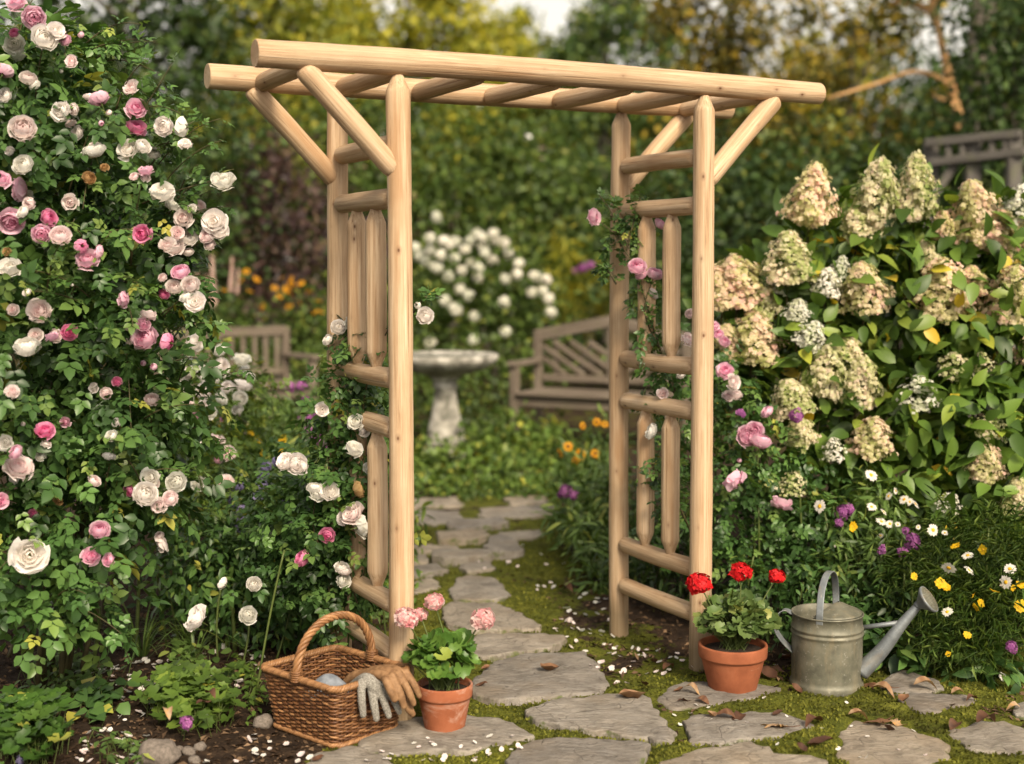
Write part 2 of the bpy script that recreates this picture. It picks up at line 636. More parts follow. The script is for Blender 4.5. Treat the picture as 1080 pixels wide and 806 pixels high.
def ground_mat():
    m, t, out = nt("soil and moss")
    v = N(t, "ShaderNodeNewGeometry").outputs["Position"]
    mo = attr(t, "tint")
    n1 = noise(t, v, 14, 8, .7)
    soil = ramp(t, n1, [(.3, (.012, .008, .006)), (.55, (.04, .026, .017)), (.75, (.095, .062, .038))])
    ch = N(t, "ShaderNodeTexVoronoi", {"Vector": v, "Scale": 55.0})
    soil = mix(t, ramp(t, ch.outputs["Distance"], [(.1, (.55, .55, .55)), (.35, (0, 0, 0))]), soil, (.085, .052, .03))
    nm = noise(t, v, 9, 6, .65)
    moss = ramp(t, nm, [(.3, (.05, .06, .010)), (.5, (.11, .12, .016)), (.7, (.18, .18, .028))])
    moss = mix(t, ramp(t, noise(t, v, 120, 3, .6), [(.35, (.75, .75, .75)), (.6, (0, 0, 0))]), moss, (.03, .035, .008))
    k = N(t, "ShaderNodeMath", {0: mo, 1: noise(t, v, 5.5, 5, .65)}, operation='ADD').outputs[0]
    f = ramp(t, k, [(.95, (0, 0, 0)), (1.17, (1, 1, 1))])
    c = mix(t, f, soil, moss)
    h = noise(t, v, 85, 5, .7)
    b = N(t, "ShaderNodeBsdfPrincipled", {"Base Color": c, "Roughness": .95, "Specular IOR Level": .1, "Normal": bump(t, h, .9, .015)})
    t.links.new(b.outputs[0], out.inputs[0])
    return m


def galv_mat(name, base=(.30, .31, .27), dark=(.15, .155, .13), lite=(.43, .42, .36), metal=.55):
    m, t, out = nt(name)
    v = attr(t, "lc", 1)
    n1 = noise(t, v, 16, 6, .6)
    n2 = noise(t, vmul(t, v, (40, 40, 7)), 1, 4, .6)
    c = ramp(t, n1, [(.3, dark), (.52, base), (.75, lite)])
    c = mix(t, ramp(t, n2, [(.52, (0, 0, 0)), (.72, (.45, .45, .45))]), c, (.24, .19, .11))
    c = mix(t, ramp(t, noise(t, v, 70, 4, .7), [(.6, (0, 0, 0)), (.7, (.4, .4, .4))]), c, (.5, .49, .44))
    r = ramp(t, n1, [(.3, (.62, .62, .62)), (.7, (.45, .45, .45))])
    b = N(t, "ShaderNodeBsdfPrincipled", {"Base Color": c, "Roughness": r, "Metallic": metal, "Normal": bump(t, n1, .12, .004)})
    t.links.new(b.outputs[0], out.inputs[0])
    return m


def terracotta_mat(name, chalk):
    m, t, out = nt(name)
    v = attr(t, "lc", 1)
    c = ramp(t, noise(t, v, 10, 6, .6), [(.3, (.20, .062, .028)), (.55, (.29, .095, .044)), (.8, (.36, .135, .07))])
    k = noise(t, vmul(t, v, (9, 9, 16)), 1, 6, .7, .6)
    c = mix(t, ramp(t, k, [(.62 - chalk, (0, 0, 0)), (.85 - chalk, (.7, .7, .7))]), c, (.55, .40, .32))
    c = mix(t, ramp(t, noise(t, v, 24, 5, .7), [(.6, (0, 0, 0)), (.78, (.55, .55, .55))]), c, (.17, .07, .04))
    b = N(t, "ShaderNodeBsdfPrincipled", {"Base Color": c, "Roughness": .82, "Specular IOR Level": .2, "Normal": bump(t, noise(t, v, 90, 4), .2, .002)})
    t.links.new(b.outputs[0], out.inputs[0])
    return m


def wicker_mat():
    m, t, out = nt("wicker willow")
    v = attr(t, "lc", 1)
    c = ramp(t, attr(t, "tint"), [(0, (.07, .028, .012)), (.5, (.155, .070, .028)), (1, (.33, .175, .078))])
    g = noise(t, vmul(t, v, (300, 300, 22)), 1, 3)
    c = mix(t, 1.0, c, ramp(t, g, [(.3, (.62, .6, .58)), (.7, (1.25, 1.22, 1.18))]), 'MULTIPLY')
    b = N(t, "ShaderNodeBsdfPrincipled", {"Base Color": c, "Roughness": .48, "Specular IOR Level": .35})
    t.links.new(b.outputs[0], out.inputs[0])
    return m


DK, MD = (.012, .026, .006), (.03, .062, .012)
M = dict(
    log=log_mat(), old=weathered_mat(), oldest=weathered_mat("grey weathered timber", (.04, .036, .032), (.10, .092, .082), (.16, .15, .135)), stone=stone_mat(), ground=ground_mat(),
    galv=galv_mat("galvanised steel", (.14, .135, .098), (.07, .07, .05), (.215, .20, .148), .25), galvblue=galv_mat("galvanised blue", (.20, .22, .23), (.12, .13, .14), (.31, .33, .34), .5),
    terra=terracotta_mat("terracotta", .0), terra_chalk=terracotta_mat("chalky terracotta", .12), wicker=wicker_mat(),
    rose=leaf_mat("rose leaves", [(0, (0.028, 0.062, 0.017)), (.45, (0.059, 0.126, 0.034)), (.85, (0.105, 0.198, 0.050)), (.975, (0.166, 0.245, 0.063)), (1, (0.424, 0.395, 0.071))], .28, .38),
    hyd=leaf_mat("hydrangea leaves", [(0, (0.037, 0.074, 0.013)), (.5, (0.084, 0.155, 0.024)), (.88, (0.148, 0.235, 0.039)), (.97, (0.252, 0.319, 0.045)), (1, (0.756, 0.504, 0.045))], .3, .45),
    mid=leaf_mat("border leaves", [(0, (0.042, 0.079, 0.018)), (.5, (0.093, 0.159, 0.039)), (.9, (0.154, 0.236, 0.058)), (1, (0.308, 0.345, 0.083))], .3, .45),
    cover=leaf_mat("ground cover leaves", [(0, (0.049, 0.090, 0.015)), (.5, (0.093, 0.158, 0.028)), (.9, (0.154, 0.225, 0.037)), (1, (0.396, 0.383, 0.064))], .3, .45),
    ger=leaf_mat("geranium leaves", [(0, (.035, .080, .014)), (.5, (.060, .130, .022)), (.9, (.11, .19, .035)), (1, (.30, .32, .06))], .25, .42),
    gerred=leaf_mat("pale edged geranium leaves", [(0, (.040, .075, .020)), (.5, (.085, .135, .035)), (.8, (.13, .18, .055)), (1, (.30, .31, .09))], .25, .5),
    purple=leaf_mat("smoke bush leaves", [(0, (0.021, 0.012, 0.013)), (.5, (0.055, 0.029, 0.029)), (.85, (0.098, 0.055, 0.044)), (1, (0.169, 0.117, 0.065))], .2, .5),
    dark=leaf_mat("dark shrub leaves", [(0, (0.017, 0.035, 0.009)), (.5, (0.040, 0.078, 0.019)), (.9, (0.076, 0.124, 0.029)), (1, (0.182, 0.207, 0.042))], .3, .5),
    bright=leaf_mat("bright shrub leaves", [(0, (0.030, 0.058, 0.011)), (.5, (0.075, 0.124, 0.023)), (.9, (0.119, 0.178, 0.033)), (1, (0.258, 0.278, 0.047))], .32, .5),
    lime=leaf_mat("green leaves with painted sun", [(0, (0.081, 0.111, 0.015)), (.5, (0.203, 0.234, 0.033)), (.85, (0.338, 0.351, 0.050)), (1, (0.608, 0.520, 0.066))], .4, .5),  # yellow-green tone paints sunlight into the treetop leaves
    gold=leaf_mat("painted sun gold and straw leaves", [(0, (0.104, 0.140, 0.020)), (.4, (0.271, 0.290, 0.035)), (.75, (0.477, 0.439, 0.050)), (1, (0.576, 0.514, 0.060))], .45, .5),  # gold paints sun glow into tree leaves; on the grass it is straw
    olive=leaf_mat("olive tree leaves", [(0, (0.036, 0.042, 0.011)), (.45, (0.103, 0.104, 0.022)), (.72, (0.190, 0.168, 0.028)), (.85, (0.412, 0.302, 0.040)), (1, (0.594, 0.403, 0.048))], .4, .5),  # upper golden stops paint sunlit flecks into the leaf colour
    pine=leaf_mat("pine needles", [(0, (0.026, 0.059, 0.014)), (.5, (0.065, 0.117, 0.025)), (.9, (0.130, 0.193, 0.035)), (1, (0.259, 0.315, 0.045))], .2, .5),
    grass=leaf_mat("grass blades", [(0, (0.036, 0.060, 0.012)), (.5, (0.084, 0.132, 0.024)), (1, (0.180, 0.228, 0.048))], .3, .5),
    feather=leaf_mat("feathery leaves", [(0, (0.034, 0.073, 0.013)), (.5, (0.085, 0.154, 0.030)), (1, (0.186, 0.259, 0.059))], .3, .5),
    mossb=leaf_mat("moss tufts", [(0, (.05, .052, .010)), (.5, (.125, .132, .020)), (1, (.235, .235, .04))], .3, .7, .15),
    stem=plain_mat("green stem", [(.3, (.04, .06, .014)), (.7, (.10, .13, .03))], .5),
    cane=plain_mat("brown cane", [(.3, (.035, .03, .014)), (.7, (.10, .085, .035))], .6),
    bark=plain_mat("grey bark", [(.3, (.045, .038, .03)), (.7, (.15, .13, .105))], .9, 6, stretch=(1, 1, .25), bs=.8, bd=.02),
    warmbark=plain_mat("bark painted sunlit orange", [(.3, (.34, .18, .07)), (.7, (.72, .44, .20))], .85, 6, stretch=(1, 1, .3), bs=.8, bd=.02),  # warm orange puts sunlight into the leaning trunk's colour
    soil=plain_mat("pot soil", [(.3, (.012, .008, .006)), (.7, (.06, .04, .028))], .95, 40, bs=1, bd=.01),
    chip=leaf_mat("bark chips", [(0, (.03, .018, .011)), (.5, (.08, .05, .03)), (1, (.20, .13, .08))], .02, .85, .1),
    bath=plain_mat("lichened concrete", [(.34, (.10, .098, .078)), (.48, (.25, .235, .20)), (.64, (.46, .435, .38))], .9, 9, bs=.7, bd=.01),
    rock=plain_mat("rounded stone", [(.3, (.09, .075, .062)), (.7, (.22, .185, .155))], .85, 12, bs=.5, bd=.006),
    leather=plain_mat("tan leather", [(.3, (.12, .062, .028)), (.5, (.215, .118, .055)), (.75, (.31, .185, .095))], .7, 45, bs=.5, bd=.003),
    knit=plain_mat("grey knit", [(.40, (.17, .155, .13)), (.5, (.27, .255, .225)), (.60, (.40, .38, .33))], 1.0, 260, bs=.9, bd=.004),
    cloth=plain_mat("blue grey cloth", [(.3, (.11, .125, .15)), (.7, (.22, .24, .27))], .9, 40, bs=.5, bd=.003),
    water=plain_mat("bath water", [(.3, (.05, .055, .05)), (.7, (.09, .10, .09))], .12, 5, bs=.05),
    globe=plain_mat("white glass", [(.3, (.75, .74, .70)), (.7, (.85, .84, .8))], .3, 5),
    # petals
    pwhite=petal_mat("ivory petals", [(0, (.90, .84, .70)), (.25, (.92, .90, .85)), (1, (.94, .93, .91))]),
    pblush=petal_mat("blush petals", [(0, (.88, .64, .66)), (.35, (.91, .77, .77)), (1, (.93, .87, .86))]),
    ppink=petal_mat("pink petals", [(0, (.80, .26, .46)), (.4, (.86, .46, .63)), (1, (.90, .68, .79))]),
    pdeep=petal_mat("deep pink petals", [(0, (.74, .10, .32)), (.5, (.82, .24, .48)), (1, (.87, .44, .63))]),
    ptan=petal_mat("withered petals", [(0, (.30, .16, .06)), (.5, (.45, .28, .12)), (1, (.56, .40, .20))]),
    pred=petal_mat("red geranium petals", [(0, (.42, .006, .010)), (1, (.66, .018, .022))], .2),
    pgpink=petal_mat("pink geranium petals", [(0, (.72, .25, .29)), (.4, (.82, .50, .51)), (1, (.86, .70, .68))]),
    pyellow=petal_mat("yellow petals", [(0, (.74, .42, .012)), (1, (.85, .62, .03))]),
    porange=petal_mat("amber petals", [(0, (.60, .24, .01)), (1, (.78, .42, .015))]),
    pmauve=petal_mat("mauve petals", [(0, (.28, .07, .28)), (1, (.50, .20, .46))]),
    plav=petal_mat("lavender petals", [(0, (.22, .20, .40)), (1, (.42, .38, .60))]),
    pspike=petal_mat("pale pink spikes", [(0, (.50, .34, .28)), (1, (.66, .52, .45))]),
    pdaisy=petal_mat("daisy petals", [(0, (.80, .78, .68)), (1, (.85, .84, .80))]),
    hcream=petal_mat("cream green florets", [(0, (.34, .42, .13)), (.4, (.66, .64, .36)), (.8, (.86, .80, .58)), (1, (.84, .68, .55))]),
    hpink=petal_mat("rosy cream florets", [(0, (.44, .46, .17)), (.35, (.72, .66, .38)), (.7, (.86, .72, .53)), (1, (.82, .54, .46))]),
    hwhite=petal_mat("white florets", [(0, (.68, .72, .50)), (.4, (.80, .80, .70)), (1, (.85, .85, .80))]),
    dryleaf=leaf_mat("dry leaves", [(0, (.06, .028, .018)), (.35, (.15, .070, .038)), (.6, (.27, .15, .08)), (.8, (.38, .27, .17)), (1, (.52, .27, .08))], .15, .6),
)

# ------------------------------------------------------------------ flagstone outlines, read off the photograph and laid on the ground
def zc(pts, s, ox, oy):
    return [(ox + a / s, oy + b / s) for a, b in pts]


Z5, Z6 = (2.4735, 420, 480), (2.842, 700, 560)
STONES = [
    ("broad grey flagstone with a cracked edge, dry brown leaf near its middle", zc([(190, 602), (240, 556), (330, 527), (480, 520), (515, 560), (540, 600), (520, 622), (430, 632), (270, 642), (200, 628)], *Z5)),
    ("wide tapered flagstone with chipped front edge, below the cracked broad one", zc([(340, 682), (390, 657), (560, 632), (640, 637), (670, 672), (715, 737), (700, 749), (600, 737), (480, 717), (360, 697)], *Z5)),
    ("large flagstone cut by the bottom edge of the photo, centre of the path", zc([(300, 780), (370, 747), (480, 742), (560, 747), (655, 757), (650, 777), (620, 806), (560, 860), (330, 860), (290, 820)], *Z5)),
    ("dark flagstone beneath the pink geranium pot beside the basket", zc([(-95, 760), (-60, 720), (20, 695), (190, 688), (260, 690), (330, 720), (352, 737), (200, 768), (80, 778), (-40, 785)], *Z5)),
    ("flat flagstone behind the pink geranium, darker with a straight front edge", zc([(190, 492), (230, 470), (400, 473), (438, 486), (400, 507), (250, 529), (200, 527)], *Z5)),
    ("long grey flagstone level with the pink geranium flowers, pointed to the right", zc([(118, 398), (150, 387), (250, 390), (300, 410), (340, 435), (367, 452), (350, 457), (180, 462), (130, 442)], *Z5)),
    ("grey rounded flagstone with a notched top behind the pointed one", zc([(135, 365), (158, 327), (200, 319), (240, 321), (270, 342), (290, 367), (260, 382), (160, 382)], *Z5)),
    ("pale humped stone standing a little proud of the path", zc([(232, 250), (240, 228), (262, 220), (302, 232), (326, 260), (290, 266), (240, 266)], *Z5)),
    ("thin flagstone strip in front of the pale humped stone", zc([(88, 262), (230, 260), (242, 276), (130, 286), (90, 278)], *Z5)),
    ("small flagstone just before the thin strip, by the moss", zc([(163, 288), (240, 281), (252, 302), (180, 308), (160, 300)], *Z5)),
    ("small flagstone close to the arbor post, fourth row back", zc([(36, 295), (100, 290), (127, 306), (60, 318), (36, 314)], *Z5)),
    ("flagstone half hidden by the near left post, third row back", zc([(36, 333), (90, 325), (112, 346), (60, 362), (36, 360)], *Z5)),
    ("mid grey flagstone two rows behind the humped stone", zc([(103, 212), (190, 206), (242, 221), (200, 231), (108, 232)], *Z5)),
    ("sandy flagstone beside the post in the middle rows", zc([(30, 238), (150, 239), (162, 251), (60, 257), (30, 252)], *Z5)),
    ("squarish little flagstone next to the thin strip", zc([(30, 264), (76, 263), (76, 286), (30, 289)], *Z5)),
    ("long low flagstone left of the humped stone's far side", zc([(128, 182), (260, 176), (292, 191), (190, 202), (128, 199)], *Z5)),
    ("flagstone to the right of the long low one, edge under moss", zc([(263, 206), (370, 200), (377, 213), (300, 222), (262, 216)], *Z5)),
    ("blue grey flagstone across the path near its far end", zc([(20, 152), (150, 148), (167, 171), (100, 184), (20, 178)], *Z5)),
    ("widest far flagstone with a brown tinge, by the pink flowers", zc([(215, 142), (410, 135), (422, 156), (330, 167), (222, 166)], *Z5)),
    ("last pale flagstone before the ground cover, right side", zc([(276, 116), (380, 110), (388, 130), (300, 134)], *Z5)),
    ("last dark flagstone before the ground cover, left side", zc([(20, 118), (150, 114), (163, 135), (40, 140)], *Z5)),
    ("flagstone under the red geranium pot", zc([(-12, 515), (20, 482), (70, 466), (160, 464), (250, 462), (345, 478), (340, 492), (250, 512), (150, 532), (30, 538)], *Z6)),
    ("flagstone with curled brown leaves on it, in front of the red geranium", zc([(62, 570), (200, 556), (330, 551), (400, 566), (462, 592), (430, 607), (330, 627), (90, 648), (75, 607)], *Z6)),
    ("brownish flagstone cut by the photo's bottom edge, below the leafy one", zc([(10, 705), (90, 662), (260, 641), (330, 671), (470, 691), (500, 740), (470, 790), (10, 790)], *Z6)),
    ("large flagstone with an orange maple leaf at its corner", zc([(528, 612), (570, 571), (700, 591), (780, 621), (852, 652), (850, 700), (700, 730), (560, 715), (530, 686)], *Z6)),
    ("dark flagstone right of the watering can, leaves along its back edge", zc([(690, 505), (800, 491), (920, 508), (925, 520), (840, 547), (780, 562), (728, 532)], *Z6)),
    ("flagstone at the bottom right with a small twig on it", zc([(835, 612), (930, 581), (1020, 576), (1085, 602), (1120, 640), (1085, 672), (950, 664)], *Z6)),
    ("reddish flagstone corner at the right edge of the photo", zc([(1045, 522), (1085, 513), (1150, 530), (1140, 565), (1058, 557)], *Z6)),
    ("small flagstone piece left of the leafy flagstone", zc([(-40, 600), (0, 594), (26, 616), (20, 637), (-30, 640)], *Z6)),
    ("flat brown flagstone tucked behind the watering can's spout", zc([(640, 470), (680, 440), (720, 428), (800, 446), (840, 478), (760, 494), (690, 494)], *Z6)),
    ("flagstone edge below the basket, bottom of the photo", [(318, 812), (335, 798), (372, 788), (402, 800), (420, 815), (390, 830), (330, 830)]),
]
stone_polys = [np.array([G(a, b)[:2] for a, b in pts]) for _, pts in STONES]
stone_polys = [p_.mean(0) + (p_ - p_.mean(0)) * 1.05 for p_ in stone_polys]


def inside(poly, pts):
    x, y = pts[:, 0], pts[:, 1]
    r = np.zeros(len(pts), bool)
    n = len(poly)
    for i in range(n):
        x0, y0 = poly[i]
        x1, y1 = poly[(i + 1) % n]
        c = ((y0 > y) != (y1 > y)) & (x < (x1 - x0) * (y - y0) / (y1 - y0 + 1e-12) + x0)
        r ^= c
    return r


def pdist(poly, pts):
    d = np.full(len(pts), 1e9)
    n = len(poly)
    for i in range(n):
        a, b = poly[i], poly[(i + 1) % n]
        ab = b - a
        t = np.clip(((pts - a) @ ab) / (ab @ ab + 1e-12), 0, 1)
        d = np.minimum(d, np.linalg.norm(pts - (a + t[:, None] * ab), axis=1))
    return d


def stone_field(pts, reach=.6):
    """signed distance to the nearest flagstone (negative inside)"""
    d = np.full(len(pts), 9.0)
    for pl in stone_polys:
        c = pl.mean(0)
        R = np.linalg.norm(pl - c, axis=1).max() + reach
        k = np.linalg.norm(pts - c, axis=1) < R
        if k.any():
            dd = pdist(pl, pts[k])
            dd[inside(pl, pts[k])] *= -1
            d[k] = np.minimum(d[k], dd)
    return d


def snoise(p, f, seed=0):
    r = np.random.default_rng(seed)
    v = np.zeros(len(p))
    for _ in range(7):
        k = r.normal(size=2) * f
        v += np.sin(p @ k + r.uniform(0, 6.28))
    return v / 7 ** .5


MOSS_AREA = np.array([G(a, b)[:2] for a, b in [(330, 806), (400, 770), (440, 690), (445, 560), (440, 525), (590, 520), (600, 580), (640, 640), (720, 690), (830, 720), (960, 700), (1090, 690), (1100, 830), (330, 830)]])


def moss_amount(p):
    ins = inside(MOSS_AREA, p)
    d = pdist(MOSS_AREA, p)
    a = np.where(ins, np.clip(.62 + d * 1.5, 0, .72), np.clip(.6 - d * 2.2, 0, 1))
    a = a + .16 * snoise(p, 3.2, 3) - .10 * np.clip((p[:, 1] - 5.2) / 2, 0, 1)
    return np.clip(a, 0, 1)


def ground_h(p):
    n = .012 * snoise(p, 5, 1) + .006 * snoise(p, 17, 2) + .0035 * snoise(p, 55, 4)
    m = moss_amount(p)
    near = np.clip((9 - p[:, 1]) / 3, 0, 1)
    h = n * near * (.5 + .5 * m) + m * .008 * near + .011 * np.abs(snoise(p, 26, 9)) * m * near * (p[:, 1] < 6.4)
    sd = stone_field(p)
    h = np.where(sd < .004, h - np.clip((.004 - sd) / .03, 0, 1) * .03, h)
    return h - .006 * near


# ------------------------------------------------------------------ ground
gx = np.unique(np.concatenate([-np.geomspace(2.2, 400, 26), np.arange(-2.2, 2.2, .022), np.geomspace(2.2, 400, 26)]))
gy = np.unique(np.concatenate([np.linspace(-30, 3.2, 14), np.arange(3.2, 6.2, .022), np.arange(6.2, 9.5, .06), np.geomspace(9.5, 500, 34)]))
X, Y = np.meshgrid(gx, gy)
pp = np.stack([X.ravel(), Y.ravel()], 1)
hh = ground_h(pp)
mb = MB()
nx, ny = len(gx), len(gy)
i = np.arange(ny - 1)[:, None] * nx
j = np.arange(nx - 1)[None]
Qg = np.stack([i + j, i + j + 1, i + j + 1 + nx, i + j + nx], -1).reshape(-1, 4)
mm = moss_amount(pp)
mm = np.where(pp[:, 1] > 9.5, .42, mm)
mb.add(np.column_stack([pp, hh]), Qg, None, 0, mm)
tag(link("ground", mb.mesh("ground", M["ground"])), None, None, kind="structure")

# ------------------------------------------------------------------ flagstones
for k, ((lab, _), pl) in enumerate(zip(STONES, stone_polys)):
    rng = np.random.default_rng(100 + k)
    c = pl.mean(0)
    n = len(pl)
    ring = []
    for q in range(n):
        a, b = pl[q], pl[(q + 1) % n]
        L = np.linalg.norm(b - a)
        s = max(2, int(L / .022))
        for u in range(s):
            ring.append(a + (b - a) * u / s)
    ring = np.array(ring)
    for _ in range(1):
        ring = .5 * ring + .25 * (np.roll(ring, 1, 0) + np.roll(ring, -1, 0))
    m_ = len(ring)
    ring = ring + unit(ring - c) * (.011 * snoise(ring, 34, 50 + k) + .006 * snoise(ring, 110, 60 + k))[:, None]
    top = .006 + rng.uniform(0, .006) + (.022 if "humped" in lab else 0)
    tilt = rng.uniform(-.006, .006, 2)
    V, tn = [], []
    for f, z, tv in ((1.0, -.05, 1), (1.0, top - .007, 1), (.99, top - .002, .9), (.97, top, .75), (.88, top + .001, .5), (.7, top + .002, .2), (.42, top + .003, .1), (.15, top + .003, .1)):
        rr = c + (ring - c) * f
        zz = z + (rr - c) @ tilt + (.0028 * snoise(rr, 20, 70 + k) + .0022 * snoise(rr, 60, 80 + k) if z > -.02 else 0)
        V.append(np.column_stack([rr, zz * np.ones(m_)]))
        tn.append(np.full(m_, tv))
    V.append(np.array([[c[0], c[1], top + .003]]))
    tn.append(np.array([.1]))
    R8 = 8
    i = np.arange(R8 - 1)[:, None] * m_
    j = np.arange(m_)[None]
    kk = (j + 1) % m_
    Q = np.stack([i + j, i + kk, i + kk + m_, i + j + m_], -1).reshape(-1, 4)
    T = [((R8 - 1) * m_ + q, (R8 - 1) * m_ + (q + 1) % m_, R8 * m_) for q in range(m_)]
    V = np.concatenate(V)
    mb = MB().add(V, Q, T, 0, np.concatenate(tn))
    o = link("flagstone", mb.mesh("flagstone", M["stone"], True, (c[0], c[1], 0)), None, (c[0], c[1], 0))
    tag(o, lab, "flagstone", "flagstones of the garden path")


# ------------------------------------------------------------------ the log arbor
AX, AY, AYAW, AW, AD, AZ, OL, OR = -.36478, 4.40636, .4706, 1.1833, .5669, 2.1301, .4675, .5222
RZ = [1.8764, 1.7039, 1.1188, .9503, .3729, .2058]
arbor = thing("log_arbor", "tall arbor of peeled pale cedar logs standing over the flagstone path", "arbor", (AX, AY, 0), None, AYAW)


def log(name, a, b, r0, r1=None, seed=0, end0='chamfer', end1='chamfer', bow=.006, lab=None):
    rng = np.random.default_rng(seed)
    a, b = np.asarray(a, float), np.asarray(b, float)
    r1 = r0 if r1 is None else r1
    L = np.linalg.norm(b - a)
    n = max(10, int(L / .03))
    t = np.linspace(0, 1, n)

    def endp(kind, r):
        if kind == 'chamfer':
            return [(0, r * .95), (.003, r * .985), (.008, r)]
        if kind == 'round':
            return [(0, r * .55), (.004, r * .74), (.011, r * .9), (.022, r * .98), (.032, r)]
        if kind == 'cone':
            return [(0, r * .42), (.004, r * .46), (.05, r * .97), (.058, r)]
        if kind == 'tenon':
            return [(0, r * .50), (.014, r * .54), (.020, r * .60), (.052, r * .96), (.058, r)]
        return [(0, r)]
    e0, e1 = endp(end0, r0), endp(end1, r1)
    m0, m1 = e0[-1][0], e1[-1][0]
    s = np.concatenate([[e[0] for e in e0], np.linspace(m0, L - m1, n)[1:-1], [L - e[0] for e in e1[::-1]]])
    r = np.concatenate([[e[1] for e in e0], (r0 + (r1 - r0) * t)[1:-1] * (1 + .012 * np.sin(t * L * 9 + seed) + .010 * np.sin(t * L * 23 + seed * 2))[1:-1], [e[1] for e in e1[::-1]]])
    d = unit(b - a)
    u = unit(np.cross(d, [.3, .5, .81]))
    w = np.cross(d, u)
    ph = rng.uniform(0, 6.28)
    bw = bow * np.sin(pi * s / L)
    pts = a + d * s[:, None] + (u * cos(ph) + w * sin(ph)) * bw[:, None]
    mb = MB()
    add_tube(mb, pts, r, 28, 0, .5, True, 1.0, seed * 1.7)
    v = mb.V[0]                                      # hand-peeled: not quite round
    nn = len(s)
    ang = np.tile(np.arange(28) / 28 * 2 * pi, nn)
    sl = np.repeat(s, 28)
    wob = 1 + .014 * np.sin(2 * ang + ph + sl * 2) + .008 * np.sin(3 * ang + sl * 5 + ph * 2) + .005 * np.sin(5 * ang - sl * 9)
    cen = np.repeat(pts, 28, 0)
    v[:nn * 28] = cen + (v[:nn * 28] - cen) * wob[:, None]
    for e, rr_, sg in ((pts[0], r[0], 0), (pts[-1], r[-1], nn - 1)):      # sawn end faces, flat
        ring = v[sg * 28:(sg + 1) * 28] + (d * -.0004 if sg == 0 else d * .0004)
        ctr = ring.mean(0)
        lcd = np.concatenate([np.column_stack([(ring - ctr) @ u * .25, (ring - ctr) @ w * .25, np.full(28, seed * 1.7)]), [[0, 0, seed * 1.7]]])
        T_ = [((q + 1) % 28, q, 28) if sg == 0 else (q, (q + 1) % 28, 28) for q in range(28)]
        mb.add(np.concatenate([ring, [ctr]]), None, T_, 0, .5, lcd)
    o = link(name, mb.mesh(name, M["log"]), arbor)
    if lab:
        o["label"] = lab
    return o


sd = 1
for (x, y, r) in ((0, 0, .0405), (AW, 0, .0395), (0, AD, .0385), (AW, AD, .039)):
    log("post", (x, y, -.06), (x, y, AZ - .036), r * 1.03, r * .97, sd, 'flat', 'cone', .006)
    sd += 1
for y in (0, AD):
    log("beam", (-OL, y, AZ), (AW + OR, y, AZ), .044, .0405, sd, 'chamfer', 'chamfer', .008)
    sd += 1
for q in range(7):                                   # overhead rungs between the beams
    x = -.28 + (AW + .56) * q / 6
    log("cross_rail", (x, .020, AZ - .014), (x, AD - .020, AZ - .014), .032, .033, sd, 'round', 'round', .003)
    sd += 1
for y in (0, AD):
    for sg, x in ((-1, 0), (1, AW)):
        log("brace", (x + sg * .008, y, AZ - .345), (x + sg * .318, y, AZ - .030), .035, .036, sd, 'round', 'round', .003)
        sd += 1
for x in (0, AW):
    for z in RZ:
        log("rung", (x, .030, z), (x, AD - .030, z), .0335, .033, sd, 'round', 'round', .004)
        sd += 1
    for z0, z1 in ((RZ[2], RZ[1]), (RZ[4], RZ[3])):
        for f in (.355, .665):
            log("baluster", (x, AD * f, z0 + .020), (x, AD * f, z1 - .020), .0350, .0345, sd, 'tenon', 'tenon', .002)
            sd += 1


# ------------------------------------------------------------------ flower heads (meshes shared by many blooms)
def rose_mesh(name, mat, seed, shells=((3, .11, .40), (4, .18, .55), (5, .25, .66), (5, .32, .80), (6, .39, .95), (6, .45, 1.15), (7, .50, 1.42)), jit=.10, flare=.10):
    """nested cups of overlapping petals, axis z, about 1 across; shells = (petals, radius, rim angle from the axis)"""
    rng = np.random.default_rng(seed)
    mb = MB()
    ns, ntt = 7, 6
    s = np.linspace(-1, 1, ns)
    t = np.linspace(0, 1, ntt)
    off = rng.normal(0, .03, 3)
    for ri, (n, R, rim) in enumerate(shells):
        for k in range(n):
            phi0 = 2 * pi * (k + rng.uniform(-.2, .2)) / n + ri * 1.9
            wid = 2 * pi / n * .72
            rm = rim * (1 + rng.uniform(-jit, jit))
            rj = R * (1 + rng.uniform(-jit, jit) * .6)
            lean = rng.uniform(-.05, .05)
            T_, S_ = np.meshgrid(t, s, indexing='ij')
            th = 2.75 + (rm + .34 * S_ ** 2 + .08 * np.sin(S_ * 5 + k + seed) - 2.75) * T_
            r = rj * (1 + flare * (1 + .8 * (ri > len(shells) - 3)) * T_ ** 5 + .07 * S_ ** 2 * T_ + lean * T_)
            ph = phi0 + S_ * wid * np.clip(.35 + T_ * 1.1, 0, 1)
            sx = np.sin(np.clip(th, .05, 3.1))
            V = np.stack([r * sx * np.cos(ph) + off[0] * (1 - R * 2), r * sx * np.sin(ph) + off[1] * (1 - R * 2), r * np.cos(th) * .86 + .04 * (1 - 2 * R)], -1)
            V = V.reshape(-1, 3) + rng.normal(0, .006, (ntt * ns, 3))
            i = np.arange(ntt - 1)[:, None] * ns
            j = np.arange(ns - 1)[None]
            Q = np.stack([i + j, i + j + 1, i + j + 1 + ns, i + j + ns], -1).reshape(-1, 4)
            tv = np.clip(np.repeat(t, ns) * .4 + .6 * ri / (len(shells) - 1) + rng.uniform(-.12, .12), 0, 1)
            mb.add(V, Q, None, 0, tv)
    add_tube(mb, [(0, 0, -.75), (0, 0, -.46), (0, 0, -.36)], [.022, .03, .10], 6, 1)
    return mb.mesh(name, [mat, M["stem"]])


